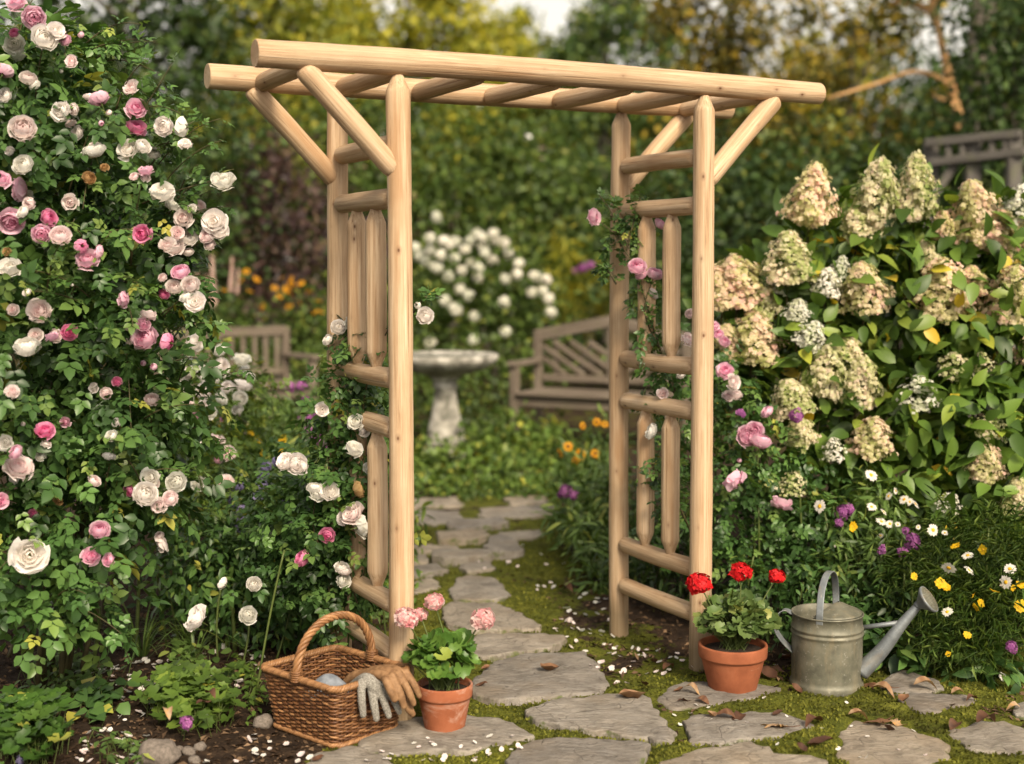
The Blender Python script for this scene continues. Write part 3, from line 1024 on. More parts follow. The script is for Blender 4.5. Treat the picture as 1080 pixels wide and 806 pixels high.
LOOSE = ((3, .13, .5), (4, .24, .75), (5, .35, 1.0), (6, .44, 1.2), (6, .50, 1.55))
BUD = ((3, .20, .25), (4, .26, .35), (4, .32, .5))
ROSES = {}
for key, mat in (("w", "pwhite"), ("b", "pblush"), ("p", "ppink"), ("d", "pdeep"), ("t", "ptan")):
    ROSES[key] = [rose_mesh("rose_bloom", M[mat], 10 + q) for q in range(2)] + [rose_mesh("rose_bloom", M[mat], 30 + q, LOOSE, .22, .2) for q in range(2 if key in "wbt" else 1)]
    ROSES[key + "bud"] = [rose_mesh("rose_bud", M[mat], 50, BUD, .08)]


def floret_t(s=1.0):
    V, Q = [], []
    for k in range(4):
        a = k * pi / 2
        for (x, y, z) in ((0, .04, 0), (-.34, .42, .1), (0, .82, .02), (.34, .42, .1)):
            V.append((x * cos(a) - y * sin(a), x * sin(a) + y * cos(a), z))
        Q.append((4 * k, 4 * k + 3, 4 * k + 2, 4 * k + 1))
    return np.array(V) * s, np.array(Q), np.zeros((0, 3), int)


def panicle_mesh(name, mat, seed, n=1250, cone=.75, fl=.066, sparse=False):
    """height 1, radius ~.45, axis z, base at 0"""
    rng = np.random.default_rng(seed)
    mb = MB()
    t = rng.random(n) ** 1.35
    ph = rng.uniform(0, 2 * pi, n)
    R = .50 * (1 - t) ** .45 * (1 if cone else 1) * np.clip(t * 7 + .35, 0, 1) * (1 + .20 * np.sin(ph * 4 + t * 9 + seed) + .17 * np.sin(ph * 6 - t * 21 + seed))
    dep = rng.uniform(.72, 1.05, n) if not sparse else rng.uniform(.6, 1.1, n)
    p = np.stack([R * dep * np.cos(ph), R * dep * np.sin(ph), t + rng.normal(0, .02, n)], -1)
    nrm = unit(np.stack([np.cos(ph), np.sin(ph), .35 + .9 * t], -1) + rng.normal(0, .35, (n, 3)))
    ax = unit(np.cross(nrm, rdir(n, rng)))
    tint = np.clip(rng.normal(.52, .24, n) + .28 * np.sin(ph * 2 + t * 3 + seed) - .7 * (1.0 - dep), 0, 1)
    scatter(mb, floret_t(fl), p, ax, nrm, rng.uniform(.7, 1.15, n), tint)
    add_tube(mb, [(0, 0, -.35), (0, 0, .1), (0, 0, .85)], [.022, .02, .008], 6, 1)
    return mb.mesh(name, [mat, M["stem"]])


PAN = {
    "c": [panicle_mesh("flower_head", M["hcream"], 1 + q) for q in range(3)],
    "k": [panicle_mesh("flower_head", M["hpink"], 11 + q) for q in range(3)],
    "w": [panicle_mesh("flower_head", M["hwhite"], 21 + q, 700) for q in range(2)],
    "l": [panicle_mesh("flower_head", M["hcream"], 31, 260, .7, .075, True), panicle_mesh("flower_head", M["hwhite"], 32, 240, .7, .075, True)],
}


def ball_mesh(name, mat, seed, n=130, fl=.20, flat=.85, stem=True):
    rng = np.random.default_rng(seed)
    mb = MB()
    d = rdir(n, rng)
    d = d[d[:, 2] > -.75]
    n = len(d)
    p = d * rng.uniform(.36, .48, (n, 1)) * np.array([1, 1, flat])
    nrm = unit(d + rng.normal(0, .3, (n, 3)))
    scatter(mb, floret_t(fl), p, unit(np.cross(nrm, rdir(n, rng))), nrm, rng.uniform(.7, 1.2, n), rng.random(n))
    if stem:
        add_tube(mb, [(0, 0, -.9), (0, 0, 0)], [.035, .03], 5, 1)
    return mb.mesh(name, [mat, M["stem"]])


def daisy_mesh(name, mat, cmat, n=13, seed=0, w=.24, cup=.08, cen=.16):
    rng = np.random.default_rng(seed)
    mb = MB()
    pt = leaf_t(w * 1.0, .42, 2, .12, .12, .6)
    a = np.arange(n) / n * 2 * pi + rng.uniform(-.1, .1, n)
    dirs = np.stack([np.cos(a), np.sin(a), np.full(n, cup) + rng.uniform(-.12, .12, n)], -1)
    scatter(mb, pt, dirs * .1, dirs, np.tile([0, 0, 1.0], (n, 1)), rng.uniform(.85, 1.1, n), rng.uniform(.2, 1, n))
    add_lathe(mb, [(.001, .07), (cen * .5, .062), (cen * .85, .04), (cen, 0), (cen * .8, -.03), (.001, -.04)], sides=12, m=1)
    add_tube(mb, [(0, 0, -.7), (0, 0, -.02)], [.018, .02], 5, 2)
    return mb.mesh(name, [mat, cmat, M["stem"]])


CENTRE = plain_mat("flower centre", [(.3, (.45, .24, .01)), (.7, (.70, .42, .02))], .8, 60)
DCENTRE = plain_mat("dark flower centre", [(.3, (.03, .015, .006)), (.7, (.10, .05, .02))], .8, 60)
DAISY = [daisy_mesh("flower", M["pdaisy"], CENTRE, 13, q) for q in range(2)]
MARI = [daisy_mesh("flower", M["pyellow"], CENTRE, 9, 5 + q, .34, .3, .15) for q in range(2)]
RUD = [daisy_mesh("flower", M["porange"], DCENTRE, 11, 8 + q, .26, -.1, .17) for q in range(2)]
MAUVE = [ball_mesh("flower", M["pmauve"], 4, 60, .26)]
LAV = [ball_mesh("flower", M["plav"], 5, 40, .30)]
WBALL = [ball_mesh("flower_head", M["hwhite"], 6 + q) for q in range(2)]
WFLO = [ball_mesh("flower", M["pwhite"], 16, 45, .36, .7)]
GRED = [ball_mesh("flower_head", M["pred"], 9, 150, .22, .75, False)]
GPINK = [ball_mesh("flower_head", M["pgpink"], 12 + q, 130, .24, .7, False) for q in range(2)]


def bloom(parent, mesh, p, size, axis=None, name=None, rng=RNG, facing=.55):
    """a flower as a part of its plant: mesh unit size scaled to `size` metres across"""
    p = np.asarray(p, float)
    if axis is None:
        axis = unit(np.array([0, -1.0, 0]) * facing + np.array([0, 0, .45]) + rng.normal(0, .38, 3))
    R = align(axis, (0.1, .3, 1), rng.uniform(0, 6.28))
    return link(name or mesh.name.split('.')[0], mesh, parent, tuple(p - np.array(parent.location)), euler_of(R), float(size))


def px2m(px, Y):
    return px * Y / FPX


# ------------------------------------------------------------------ plant helpers
ROSELEAF = rose_leaf()
HYDLEAF = leaf_t(.060, .115, 4, .28, .28, .42)
SMALLLEAF = leaf_t(.02, .045, 2, .25, .2)
LANCE = leaf_t(.022, .10, 3, .3, .25, .4)
FEATH = leaf_low(.006, .07, .2, .2)
ROUND = round_leaf(.028)
STRAP = strap_t(.016, .36, 6, .8)
BIGL = leaf_low(.10, .16)
MIDL = leaf_low(.055, .09)


def canes(root, base, ends, r0=.009, mat="cane", rng=RNG, name="cane", sag=.25):
    for e in ends:
        e = np.asarray(e, float)
        b = np.asarray(base, float) + np.array([rng.normal(0, .06), rng.normal(0, .05), -.02])
        midp = b + (e - b) * .55 + np.array([0, 0, sag * np.linalg.norm(e - b)])
        pts = bez(b, midp, e, 14)
        pts[1:-1] += rng.normal(0, .006, (12, 3))
        mb = MB()
        add_tube(mb, pts, np.linspace(r0, r0 * .4, 14), 7)
        part(name, mb, M[mat], root)


def spray(mb, pts, tmpl, n, rng=RNG, scale=(.7, 1.1), m=0, tm=1, r=.003, tint=(0, 1), spread=.8):
    """a twig with leaves along it, inside a foliage mesh"""
    pts = np.asarray(pts, float)
    add_tube(mb, pts, np.linspace(r, r * .4, len(pts)), 5, tm)
    idx = rng.uniform(.08, 1, n) * (len(pts) - 1)
    i0 = np.minimum(idx.astype(int), len(pts) - 2)
    f = (idx - i0)[:, None]
    p = pts[i0] * (1 - f) + pts[i0 + 1] * f
    d = unit(pts[i0 + 1] - pts[i0])
    ax = unit(d * .5 + rdir(n, rng) * spread + np.array([0, 0, -.1]))
    nn = unit(np.array([0, -.3, 1.0]) + rng.normal(0, .4, (n, 3)))
    scatter(mb, tmpl, p, ax, nn, rng.uniform(*scale, n), rng.uniform(*tint, n), m)


class Surface:
    """where a plant's own leaves lie along a sight line, to seat a bloom on them"""

    def __init__(self, mb):
        V = np.concatenate(mb.V)
        q = V - np.array([0, 0, CAMH])
        d = q[:, 1] * _c - q[:, 2] * _s
        u = q[:, 2] * _c + q[:, 1] * _s
        self.p = np.column_stack([540 + FPX * q[:, 0] / d, 403 - FPX * u / d + SHIFT])
        self.Y = V[:, 1]

    def at(self, x, y, r, Y):
        k = (np.abs(self.p[:, 0] - x) < r) & (np.abs(self.p[:, 1] - y) < r)
        if k.sum() < 6:
            return Y
        return float(np.percentile(self.Y[k], 4))


def roses_from(lst, root, Ydef, crop=(1, 0, 0), facing=.6, surf=None):
    s, ox, oy = crop
    for e in lst:
        u, v, k, d = e[:4]
        Yp = e[4] if len(e) > 4 else Ydef + RNG.uniform(-.06, .06)
        x, y = ox + u / s, oy + v / s
        if surf:
            Yp = surf.at(x, y, max(4, d / s * .5), Yp) - px2m(d / s, Yp) * .40
        size = px2m(d / s, Yp) * (.83 if 'bud' not in k else 1.2)
        mesh = random.choice(ROSES[k])
        bloom(root, mesh, P(x, y, Yp), size, name="rose_bloom", facing=facing)


# ------------------------------------------------------------------ wicker basket with gloves
BC, BU = np.array([-.568, 4.328, 0]), -.74
bu, bv = np.array([cos(BU), sin(BU), 0]), np.array([-sin(BU), cos(BU), 0])
BH = .195


def basket_ring(z, n=168, extra=0.0):
    f = z / BH
    a, b, r = .155 + .028 * f + extra, .130 + .025 * f + extra, .03
    pts = []
    per = []
    for (cx_, cy_, a0) in ((a - r, -b + r, -90), (a - r, b - r, 0), (-a + r, b - r, 90), (-a + r, -b + r, 180)):
        for t in np.linspace(0, 90, 7):
            an = radians(a0 + t)
            per.append((cx_ + r * cos(an), cy_ + r * sin(an), cos(an), sin(an)))
    per = np.array(per)
    per = np.concatenate([per, per[:1]])
    L = np.concatenate([[0], np.cumsum(np.linalg.norm(np.diff(per[:, :2], axis=0), axis=1))])
    s = np.linspace(0, L[-1], n, endpoint=False)
    o = np.stack([np.interp(s, L, per[:, q]) for q in range(4)], 1)
    nr = unit(o[:, 2:])
    p3 = BC + o[:, :1] * bu + o[:, 1:2] * bv + np.array([0, 0, z])
    return p3, nr[:, :1] * bu + nr[:, 1:2] * bv


basket = thing("wicker_basket", "brown woven wicker basket with an arched handle, gloves over its edge", "basket", BC)
rng = np.random.default_rng(5)
mb = MB()
ROWS = 29
for q in range(ROWS):
    z = .010 + (BH - .018) * q / (ROWS - 1)
    p, nr = basket_ring(z)
    k = np.arange(len(p))
    off = .0046 * np.sin(pi * k / 4 + (pi if q % 2 else 0))
    pt = p + nr * off[:, None] + np.array([0, 0, 1]) * (.0012 * np.sin(k * .37 + q * 2))[:, None]
    pt = np.concatenate([pt, pt[:1]])
    add_tube(mb, pt, .0036 * (1 + .08 * np.sin(np.arange(len(pt)) * .9 + q)), 6, 0, np.clip(.45 + .3 * np.sin(np.arange(len(pt)) * .07 + q * 1.9) + rng.normal(0, .16), 0, 1), False)
for k in range(0, 168, 4):
    pts = []
    for z in np.linspace(0.0, BH, 8):
        p, nr = basket_ring(z)
        pts.append(p[(k + 2) % 168])
    add_tube(mb, pts, .0034, 5, 0, rng.uniform(.1, .6))
part("wicker_weave", mb, M["wicker"], basket)
mb = MB()
for z in (.004,):
    p, nr = basket_ring(z)
    c = p.mean(0)
    V = np.concatenate([p, [c]])
    mb.add(V, None, [(q, (q + 1) % 168, 168) for q in range(168)], 0, .2)
part("basket_floor", mb, M["wicker"], basket)
for nm, z, rr, rs in (("rim", BH, .0062, .0062), ("foot_rim", .008, .0045, .005)):
    mb = MB()
    p, nr = basket_ring(z, 240, .003)
    for st in range(3):
        a = np.arange(241) / 240 * 2 * pi * 40 + st * 2 * pi / 3
        pt = np.concatenate([p, p[:1]]) + np.concatenate([nr, nr[:1]]) * (rr * np.cos(a))[:, None] + np.array([0, 0, 1]) * (rr * np.sin(a))[:, None]
        add_tube(mb, pt, rs, 7, 0, .75 + .1 * st, False)
    part(nm, mb, M["wicker"], basket)
mb = MB()
h0, h1 = BC - bv * .158 + np.array([0, 0, BH - .01]), BC + bv * .158 + np.array([0, 0, BH - .01])
t = np.linspace(0, 1, 90)
an = pi * t
arch = (h0 + h1) / 2 - (h1 - h0) / 2 * np.cos(an)[:, None] + np.array([0, 0, .178]) * (np.sin(an) ** .85)[:, None]
_, fn, fb = frames(arch)
for st in range(4):
    a = t * 2 * pi * 6 + st * pi / 2
    add_tube(mb, arch + fn * (.0078 * np.cos(a))[:, None] + fb * (.0078 * np.sin(a))[:, None], .0068, 7, 0, .95 - .12 * st)
for e in (h0, h1):
    for q in range(5):
        a = np.linspace(0, 2 * pi, 14)
        cc = e + np.array([0, 0, .004 + .007 * q])
        add_tube(mb, cc + bu * (.0175 * np.cos(a))[:, None] + bv * (.0175 * np.sin(a))[:, None], .0035, 5, 0, .6, False)
part("handle", mb, M["wicker"], basket)


def remeshed(name, tubes, voxel, mat, smooth_it=6, disp=0.0):
    mb = MB()
    for pts, rad, flat in tubes:
        add_tube(mb, spline(pts, 18), .98 * np.interp(np.linspace(0, 1, 18), np.linspace(0, 1, len(rad)), rad), 14, 0, .5, True, flat)
        for e, r in ((pts[0], rad[0]), (pts[-1], rad[-1])):
            a, b = np.meshgrid(np.linspace(0, pi, 8), np.arange(12) / 12 * 2 * pi, indexing='ij')
            V = np.stack([np.sin(a) * np.cos(b), np.sin(a) * np.sin(b), np.cos(a)], -1).reshape(-1, 3) * r * .98 + np.asarray(e)
            Qq = [(i_ * 12 + j_, i_ * 12 + 12 + j_, i_ * 12 + 12 + (j_ + 1) % 12, i_ * 12 + (j_ + 1) % 12) for i_ in range(7) for j_ in range(12)]
            mb.add(V, Qq)
    me = mb.mesh(name, mat)
    o = link(name, me)
    m1 = o.modifiers.new("remesh", 'REMESH')
    m1.mode = 'VOXEL'
    m1.voxel_size = voxel
    m2 = o.modifiers.new("smooth", 'SMOOTH')
    m2.iterations = smooth_it
    m2.factor = .5
    dg = bpy.context.evaluated_depsgraph_get()
    ev = bpy.data.meshes.new_from_object(o.evaluated_get(dg))
    bpy.data.objects.remove(o)
    n = len(ev.vertices)
    co = np.zeros(n * 3, np.float32)
    ev.vertices.foreach_get("co", co)
    for a_ in list(ev.attributes):
        if a_.name in ("lc", "tint"):
            ev.attributes.remove(a_)
    at = ev.attributes.new("lc", 'FLOAT_VECTOR', 'POINT')
    at.data.foreach_set("vector", co)
    cc = co.reshape(-1, 3).mean(0)
    ev.vertices.foreach_set("co", (co.reshape(-1, 3) - cc).ravel())
    ev.polygons.foreach_set("use_smooth", np.ones(len(ev.polygons), bool))
    ev.materials.clear()
    ev.materials.append(mat)
    ev.name = name
    return link(name, ev, None, tuple(float(q) for q in cc))


def pz(lst):
    return [P(a + 1, b + 5, d - .062) for a, b, d in lst]


g = remeshed("knit_glove", [
    (pz([(372, 718, 4.33), (384, 712, 4.25), (391, 716, 4.225), (397, 727, 4.235)]), [.016, .022, .022, .018], 1),
    (pz([(384, 710, 4.29), (397, 711, 4.27), (406, 720, 4.255), (411, 729, 4.255)]), [.016, .022, .020, .015], 1),
    (pz([(380, 715, 4.215), (380.5, 733, 4.200), (382, 749, 4.205)]), [.0135, .0130, .0110], 1),
    (pz([(390, 719, 4.225), (393.5, 738, 4.214), (396, 753, 4.217)]), [.0135, .0135, .0110], 1),
    (pz([(400, 722, 4.245), (405, 738, 4.235), (409, 750, 4.240)]), [.0130, .0130, .0105], 1),
    (pz([(410, 726, 4.262), (416, 737, 4.255), (420, 746, 4.262)]), [.0115, .0115, .0095], 1),
], .0026, M["knit"], 3)
tag(g, "grey speckled knit work glove hanging fingers down over the basket rim", "glove", "work gloves on the basket")
g = remeshed("leather_glove", [
    (pz([(364, 715, 4.41), (372, 708, 4.39), (384, 706, 4.36), (396, 705, 4.31)]), [.014, .016, .018, .018], 1),
    (pz([(378, 711, 4.34), (392, 707, 4.28), (403, 708, 4.25), (410, 715, 4.225)]), [.016, .018, .0175, .0145], 1),
    (pz([(386, 705, 4.36), (400, 703, 4.30), (411, 705, 4.265), (418, 712, 4.245)]), [.016, .018, .0175, .0145], 1),
    (pz([(392, 702, 4.38), (408, 701, 4.32), (419, 703, 4.285), (427, 711, 4.270)]), [.015, .0165, .0160, .0135], 1),
    (pz([(406, 712, 4.222), (411, 724, 4.205), (415, 733, 4.205)]), [.0140, .0130, .0105], 1),
    (pz([(413, 708, 4.235), (421, 727, 4.215), (425, 740, 4.220)]), [.0140, .0135, .0105], 1),
    (pz([(420, 706, 4.255), (430, 725, 4.240), (435, 737, 4.245)]), [.0135, .0130, .0105], 1),
    (pz([(427, 704, 4.280), (436, 718, 4.268), (441, 729, 4.275)]), [.0130, .0125, .0100], 1),
    (pz([(424, 729, 4.27), (430, 742, 4.27), (434, 748, 4.28)]), [.0120, .0140, .0110], 1),
], .0034, M["leather"], 3)
tag(g, "tan leather work glove draped across the basket corner on top of the knit one", "glove", "work gloves on the basket")
cl = remeshed("folded_cloth", [(pz([(330, 727, 4.36), (345, 718, 4.36), (358, 722, 4.36)]), [.030, .040, .028], 1), (pz([(325, 730, 4.40), (345, 722, 4.43), (362, 726, 4.42)]), [.025, .040, .03], 1)], .006, M["cloth"], 4)
tag(cl, "blue grey bundle of cloth lying inside the wicker basket", "cloth")


# ------------------------------------------------------------------ potted geraniums
def pot(name, label, base, h, r0, r1, mat, leafmat, seed):
    root = thing(name, label, "potted plant", base, "geraniums in terracotta pots")
    mb = MB()
    rl = h * .27
    add_lathe(mb, [(.001, .0), (r0 * .97, .0), (r0, .006), (r1 * .93, h - rl - .002), (r1 * .935, h - rl)], base, 56, 0, .5)
    part("pot", mb, M[mat], root)
    mb = MB()
    add_lathe(mb, [(r1 * .90, h - rl - .001), (r1 * .985, h - rl), (r1 * .995, h - rl + .006), (r1 * 1.01, h - .005), (r1 * .995, h), (r1 * .93, h), (r1 * .90, h - .006), (r1 * .86, h - .035)], base, 56, 0, .5)
    ch = part("pot_rim", mb, M[mat], root)
    mb = MB()
    add_lathe(mb, [(r1 * .89, h - .022), (r1 * .5, h - .014), (.001, h - .012)], base, 40, 0, .5, .02)
    part("soil", mb, M["soil"], root)
    return root


def geranium(root, base, h, cpx, Y, w, ht, heads, headmesh, leafmat, n, seed, lz):
    rng = np.random.default_rng(seed)
    c = P(cpx[0], cpx[1], Y)
    top = np.array(base) + np.array([0, 0, h - .015])
    mb = MB()
    lt = round_leaf(.030, 17, .13, .28)
    d = rdir(n * 3, rng)
    d = d[d[:, 2] > -.42][:n]
    n = len(d)
    p = c + d * np.array([w, w * .85, ht]) * rng.uniform(.55, 1.02, (n, 1))
    nn = unit(d * .55 + np.array([0, -.35, .75]) + rng.normal(0, .3, (n, 3)))
    ax = unit(d + np.array([0, 0, -.25]) + rng.normal(0, .5, (n, 3)))
    scatter(mb, lt, p, ax, nn, rng.uniform(.5, 1.05, n), np.clip(rng.beta(2.2, 2.2, n) + (rng.random(n) > .975) * .6, 0, 1))
    for q in range(n):
        b = top + np.array([rng.normal(0, .018), rng.normal(0, .018), 0])
        add_tube(mb, bez(b, (b + p[q]) / 2 + np.array([0, 0, .02]), p[q] - nn[q] * .001, 5), .0018, 4, 1, .5, False)
    part("foliage", mb, [M[leafmat], M["stem"]], root)
    for (x, y, s, Yh) in heads:
        hp = P(x, y, Yh)
        b = top + np.array([rng.normal(0, .03), rng.normal(0, .02), .02])
        mb = MB()
        add_tube(mb, bez(b, (b + hp) / 2 + np.array([(hp[0] - b[0]) * .1, 0, .02]), hp, 10), np.linspace(.0032, .0022, 10), 6)
        for _ in range(9):
            e = hp + rng.normal(0, .012, 3)
            add_tube(mb, [hp - np.array([0, 0, .018]), e], .0009, 4)
        part("flower_stalk", mb, M["stem"], root)
        bloom(root, random.choice(headmesh), hp, px2m(s, Yh) * .86, unit(np.array([rng.normal(0, .15), -.35, 1])), "flower_head")


b = G(469, 769)
r = pot("potted_geranium", "pink flowered geranium in a chalky terracotta pot beside the wicker basket", b, .150, .064, .090, "terra_chalk", "ger", 1)
geranium(r, b, .150, (466, 694), b[1], .118, .078, [(428.5, 651.5, 31, b[1] - .03), (443, 648, 19, b[1] + .04), (458, 635, 25, b[1] + .03), (509, 653, 30, b[1] - .01)], GPINK, "ger", 165, 3, 0)
b = G(772.5, 727)
r = pot("potted_geranium", "red flowered geranium in a clean terracotta pot at the right post", b, .163, .083, .120, "terra", "gerred", 2)
geranium(r, b, .163, (777, 655), b[1], .135, .085, [(737, 615.6, 31, b[1] - .02), (781.6, 604, 28, b[1] + .02), (819.6, 608, 21, b[1] + .03)], GRED, "gerred", 190, 4, 0)

# ------------------------------------------------------------------ watering can
cb = G(871.5, 724)
can = thing("watering_can", "old galvanised watering can with a long spout standing on moss", "watering can", cb)
R0, CH = .1225, .268
mb = MB()
prof = [(.001, .0), (R0 + .004, .0), (R0 + .0055, .004), (R0 + .0055, .020), (R0 + .003, .026), (R0, .030)]
for z in np.linspace(.04, CH - .085, 8):
    prof.append((R0 - .0005 * sin(z * 40), z))
for zz in (CH - .078, CH - .060):
    prof += [(R0, zz), (R0 + .0035, zz + .004), (R0 + .004, zz + .007), (R0 + .0035, zz + .010), (R0, zz + .014)]
prof += [(R0 - .001, CH - .03), (R0 - .001, CH - .008), (R0 + .003, CH - .006), (R0 + .0035, CH - .001), (R0 + .001, CH), (R0 - .003, CH - .002), (R0 - .004, CH - .03), (R0 - .004, .02), (.001, .012)]
add_lathe(mb, prof, cb, 72, 0, .5, .002)
part("body", mb, M["galv"], can)
mb = MB()                                            # the raised half lid
aa = np.linspace(radians(-128), radians(62), 26)
rows = []
for f, z in ((1.0, 0.001), (.97, .005), (.6, .018), (.3, .030), (.06, .037)):
    rows.append(np.stack([(R0 - .003) * f * np.cos(aa), (R0 - .003) * f * np.sin(aa), np.full(26, CH + z)], -1))
V = np.array(rows)
V[:, :, :2] += np.array([.036, -.006]) * (1 - np.array([1, .97, .6, .3, .06]))[:, None, None]
i = np.arange(4)[:, None] * 26
j = np.arange(25)[None]
Q = np.stack([i + j, i + j + 1, i + j + 27, i + j + 26], -1).reshape(-1, 4)
V2 = V.reshape(-1, 3)
low = V2.copy()
low[:, 2] = np.minimum(low[:, 2] - .004, CH - .003)
side = [(q * 26, q * 26 + 26, 130 + q * 26 + 26, 130 + q * 26) for q in range(4)] + [(q * 26 + 25, 130 + q * 26 + 25, 130 + q * 26 + 51, q * 26 + 51) for q in range(4)]
mb.add(np.concatenate([V2, low]) + cb, np.concatenate([Q, Q[:, ::-1] + 130, np.array(side)]))
part("half_lid", mb, M["galv"], can, False)


def strap(mb, pts, w, th, side, m=0, n=30):
    p = spline(pts, n)
    T = unit(np.gradient(p, axis=0))
    sv = unit(np.asarray(side, float) - T * (T @ np.asarray(side, float))[:, None])
    nv = np.cross(T, sv)
    o = []
    for a, b_ in ((-1, -1), (-.8, -1.25), (.8, -1.25), (1, -1), (1, 1), (.8, 1.25), (-.8, 1.25), (-1, 1)):
        o.append(p + sv * (w / 2 * a) + nv * (th / 2 * b_))
    V = np.stack(o, 1).reshape(-1, 3)
    i = np.arange(n - 1)[:, None] * 8
    j = np.arange(8)[None]
    k = (j + 1) % 8
    mb.add(V, np.stack([i + j, i + k, i + k + 8, i + j + 8], -1).reshape(-1, 4))


f0 = cb + np.array([-.052, -.108, CH - .018])
f1 = cb + np.array([.055, .104, CH - .004])
mid = (f0 + f1) / 2
mb = MB()
u_ = (f1 - f0) / 2
strap(mb, [f0, f0 + np.array([0, -.004, .045]), mid - u_ * .80 + [0, 0, .105], mid - u_ * .42 + [0, 0, .140], mid + [0, 0, .150], mid + u_ * .42 + [0, 0, .140], mid + u_ * .80 + [0, 0, .105], f1 + np.array([0, .004, .045]), f1], .024, .0035, np.cross(unit(u_), [0, 0, 1]))
part("top_handle", mb, M["galvblue"], can)
mb = MB()
strap(mb, [cb + [-R0 + .006, .01, CH - .008], cb + [-R0 - .030, .0, CH + .004], cb + [-R0 - .058, -.006, CH - .020], cb + [-R0 - .060, -.008, CH - .060], cb + [-R0 - .036, -.004, CH - .100], cb + [-R0 + .002, .006, CH - .140]], .030, .003, (.55, .83, 0))
part("rear_handle", mb, M["galvblue"], can)
sp = [cb + [R0 - .012, -.035, .060], P(930, 686, cb[1] - .045), P(950, 660, cb[1] - .055), P(968.5, 638.5, cb[1] - .06)]
mb = MB()
spp = spline(sp, 30)
add_tube(mb, spp, np.linspace(.031, .0135, 30), 24)
add_tube(mb, spp[28:30] + (spp[29] - spp[28]) * np.array([[0.0], [.5]]), [.0155, .0155], 20)
part("spout", mb, M["galvblue"], can)
mb = MB()
add_tube(mb, [cb + [R0 - .004, -.02, CH - .052], spp[20] + np.array([0, .002, .006])], .0085, 14)
part("brace_bar", mb, M["galvblue"], can)
hd = unit(np.array([.72, -.42, .60]))
h0_ = spp[-1]
Rr = align(hd)
mb = MB()
add_lathe(mb, [(.0135, -.004), (.016, .004), (.030, .020), (.046, .036), (.0495, .041), (.0495, .047), (.045, .0475)], sides=36)
mb.V[-1] = mb.V[-1] @ Rr.T + h0_
a = np.concatenate([rr_ * np.stack([np.cos(np.arange(k_) / k_ * 2 * pi), np.sin(np.arange(k_) / k_ * 2 * pi)], -1) for rr_, k_ in ((.01, 6), (.02, 12), (.03, 18), (.039, 24))])
part("sprinkler_head", mb, M["galvblue"], can)
mb = MB()
add_lathe(mb, [(.0455, .0475), (.040, .0505), (.02, .054), (.001, .055)], sides=36)
mb.V[-1] = mb.V[-1] @ Rr.T + h0_
for q in a:
    rr_ = np.linalg.norm(q)
    z = np.interp(rr_, [0, .02, .04], [.055, .054, .0505]) + .0004
    ring = np.stack([q[0] + .0016 * np.cos(np.arange(6) * pi / 3), q[1] + .0016 * np.sin(np.arange(6) * pi / 3), np.full(6, z)], -1) @ Rr.T + h0_
    mb.add(np.concatenate([ring, [np.array([q[0], q[1], z + .0002]) @ Rr.T + h0_]]), None, [(w_, (w_ + 1) % 6, 6) for w_ in range(6)], 1)
part("rose_plate", mb, [M["galv"], M["soil"]], can)

# ------------------------------------------------------------------ bird bath
bb = np.array([-.515, 10.5, 0])
bath = thing("bird_bath", "lichened stone bird bath on a baluster column at the end of the path", "bird bath", bb)
mb = MB()
add_lathe(mb, [(.001, .0), (.19, .0), (.19, .06), (.165, .075), (.155, .10)], bb, 40, 0, .5, .01)
part("plinth", mb, M["bath"], bath)
mb = MB()
add_lathe(mb, [(.150, .10), (.158, .115), (.158, .135), (.142, .15), (.140, .20), (.132, .25), (.112, .33), (.095, .41), (.085, .49), (.083, .535), (.098, .545), (.100, .565), (.088, .575), (.098, .60), (.13, .64)], bb, 40, 0, .5, .02)
part("column", mb, M["bath"], bath)
mb = MB()
add_lathe(mb, [(.10, .635), (.20, .655), (.30, .690), (.375, .735), (.405, .765), (.41, .795), (.395, .808), (.365, .803), (.33, .775), (.2, .745), (.001, .735)], bb, 56, 0, .5, .008)
part("bowl", mb, M["bath"], bath)
mb = MB()
add_lathe(mb, [(.352, .79), (.001, .79)], bb, 48)
part("water_surface", mb, M["water"], bath)


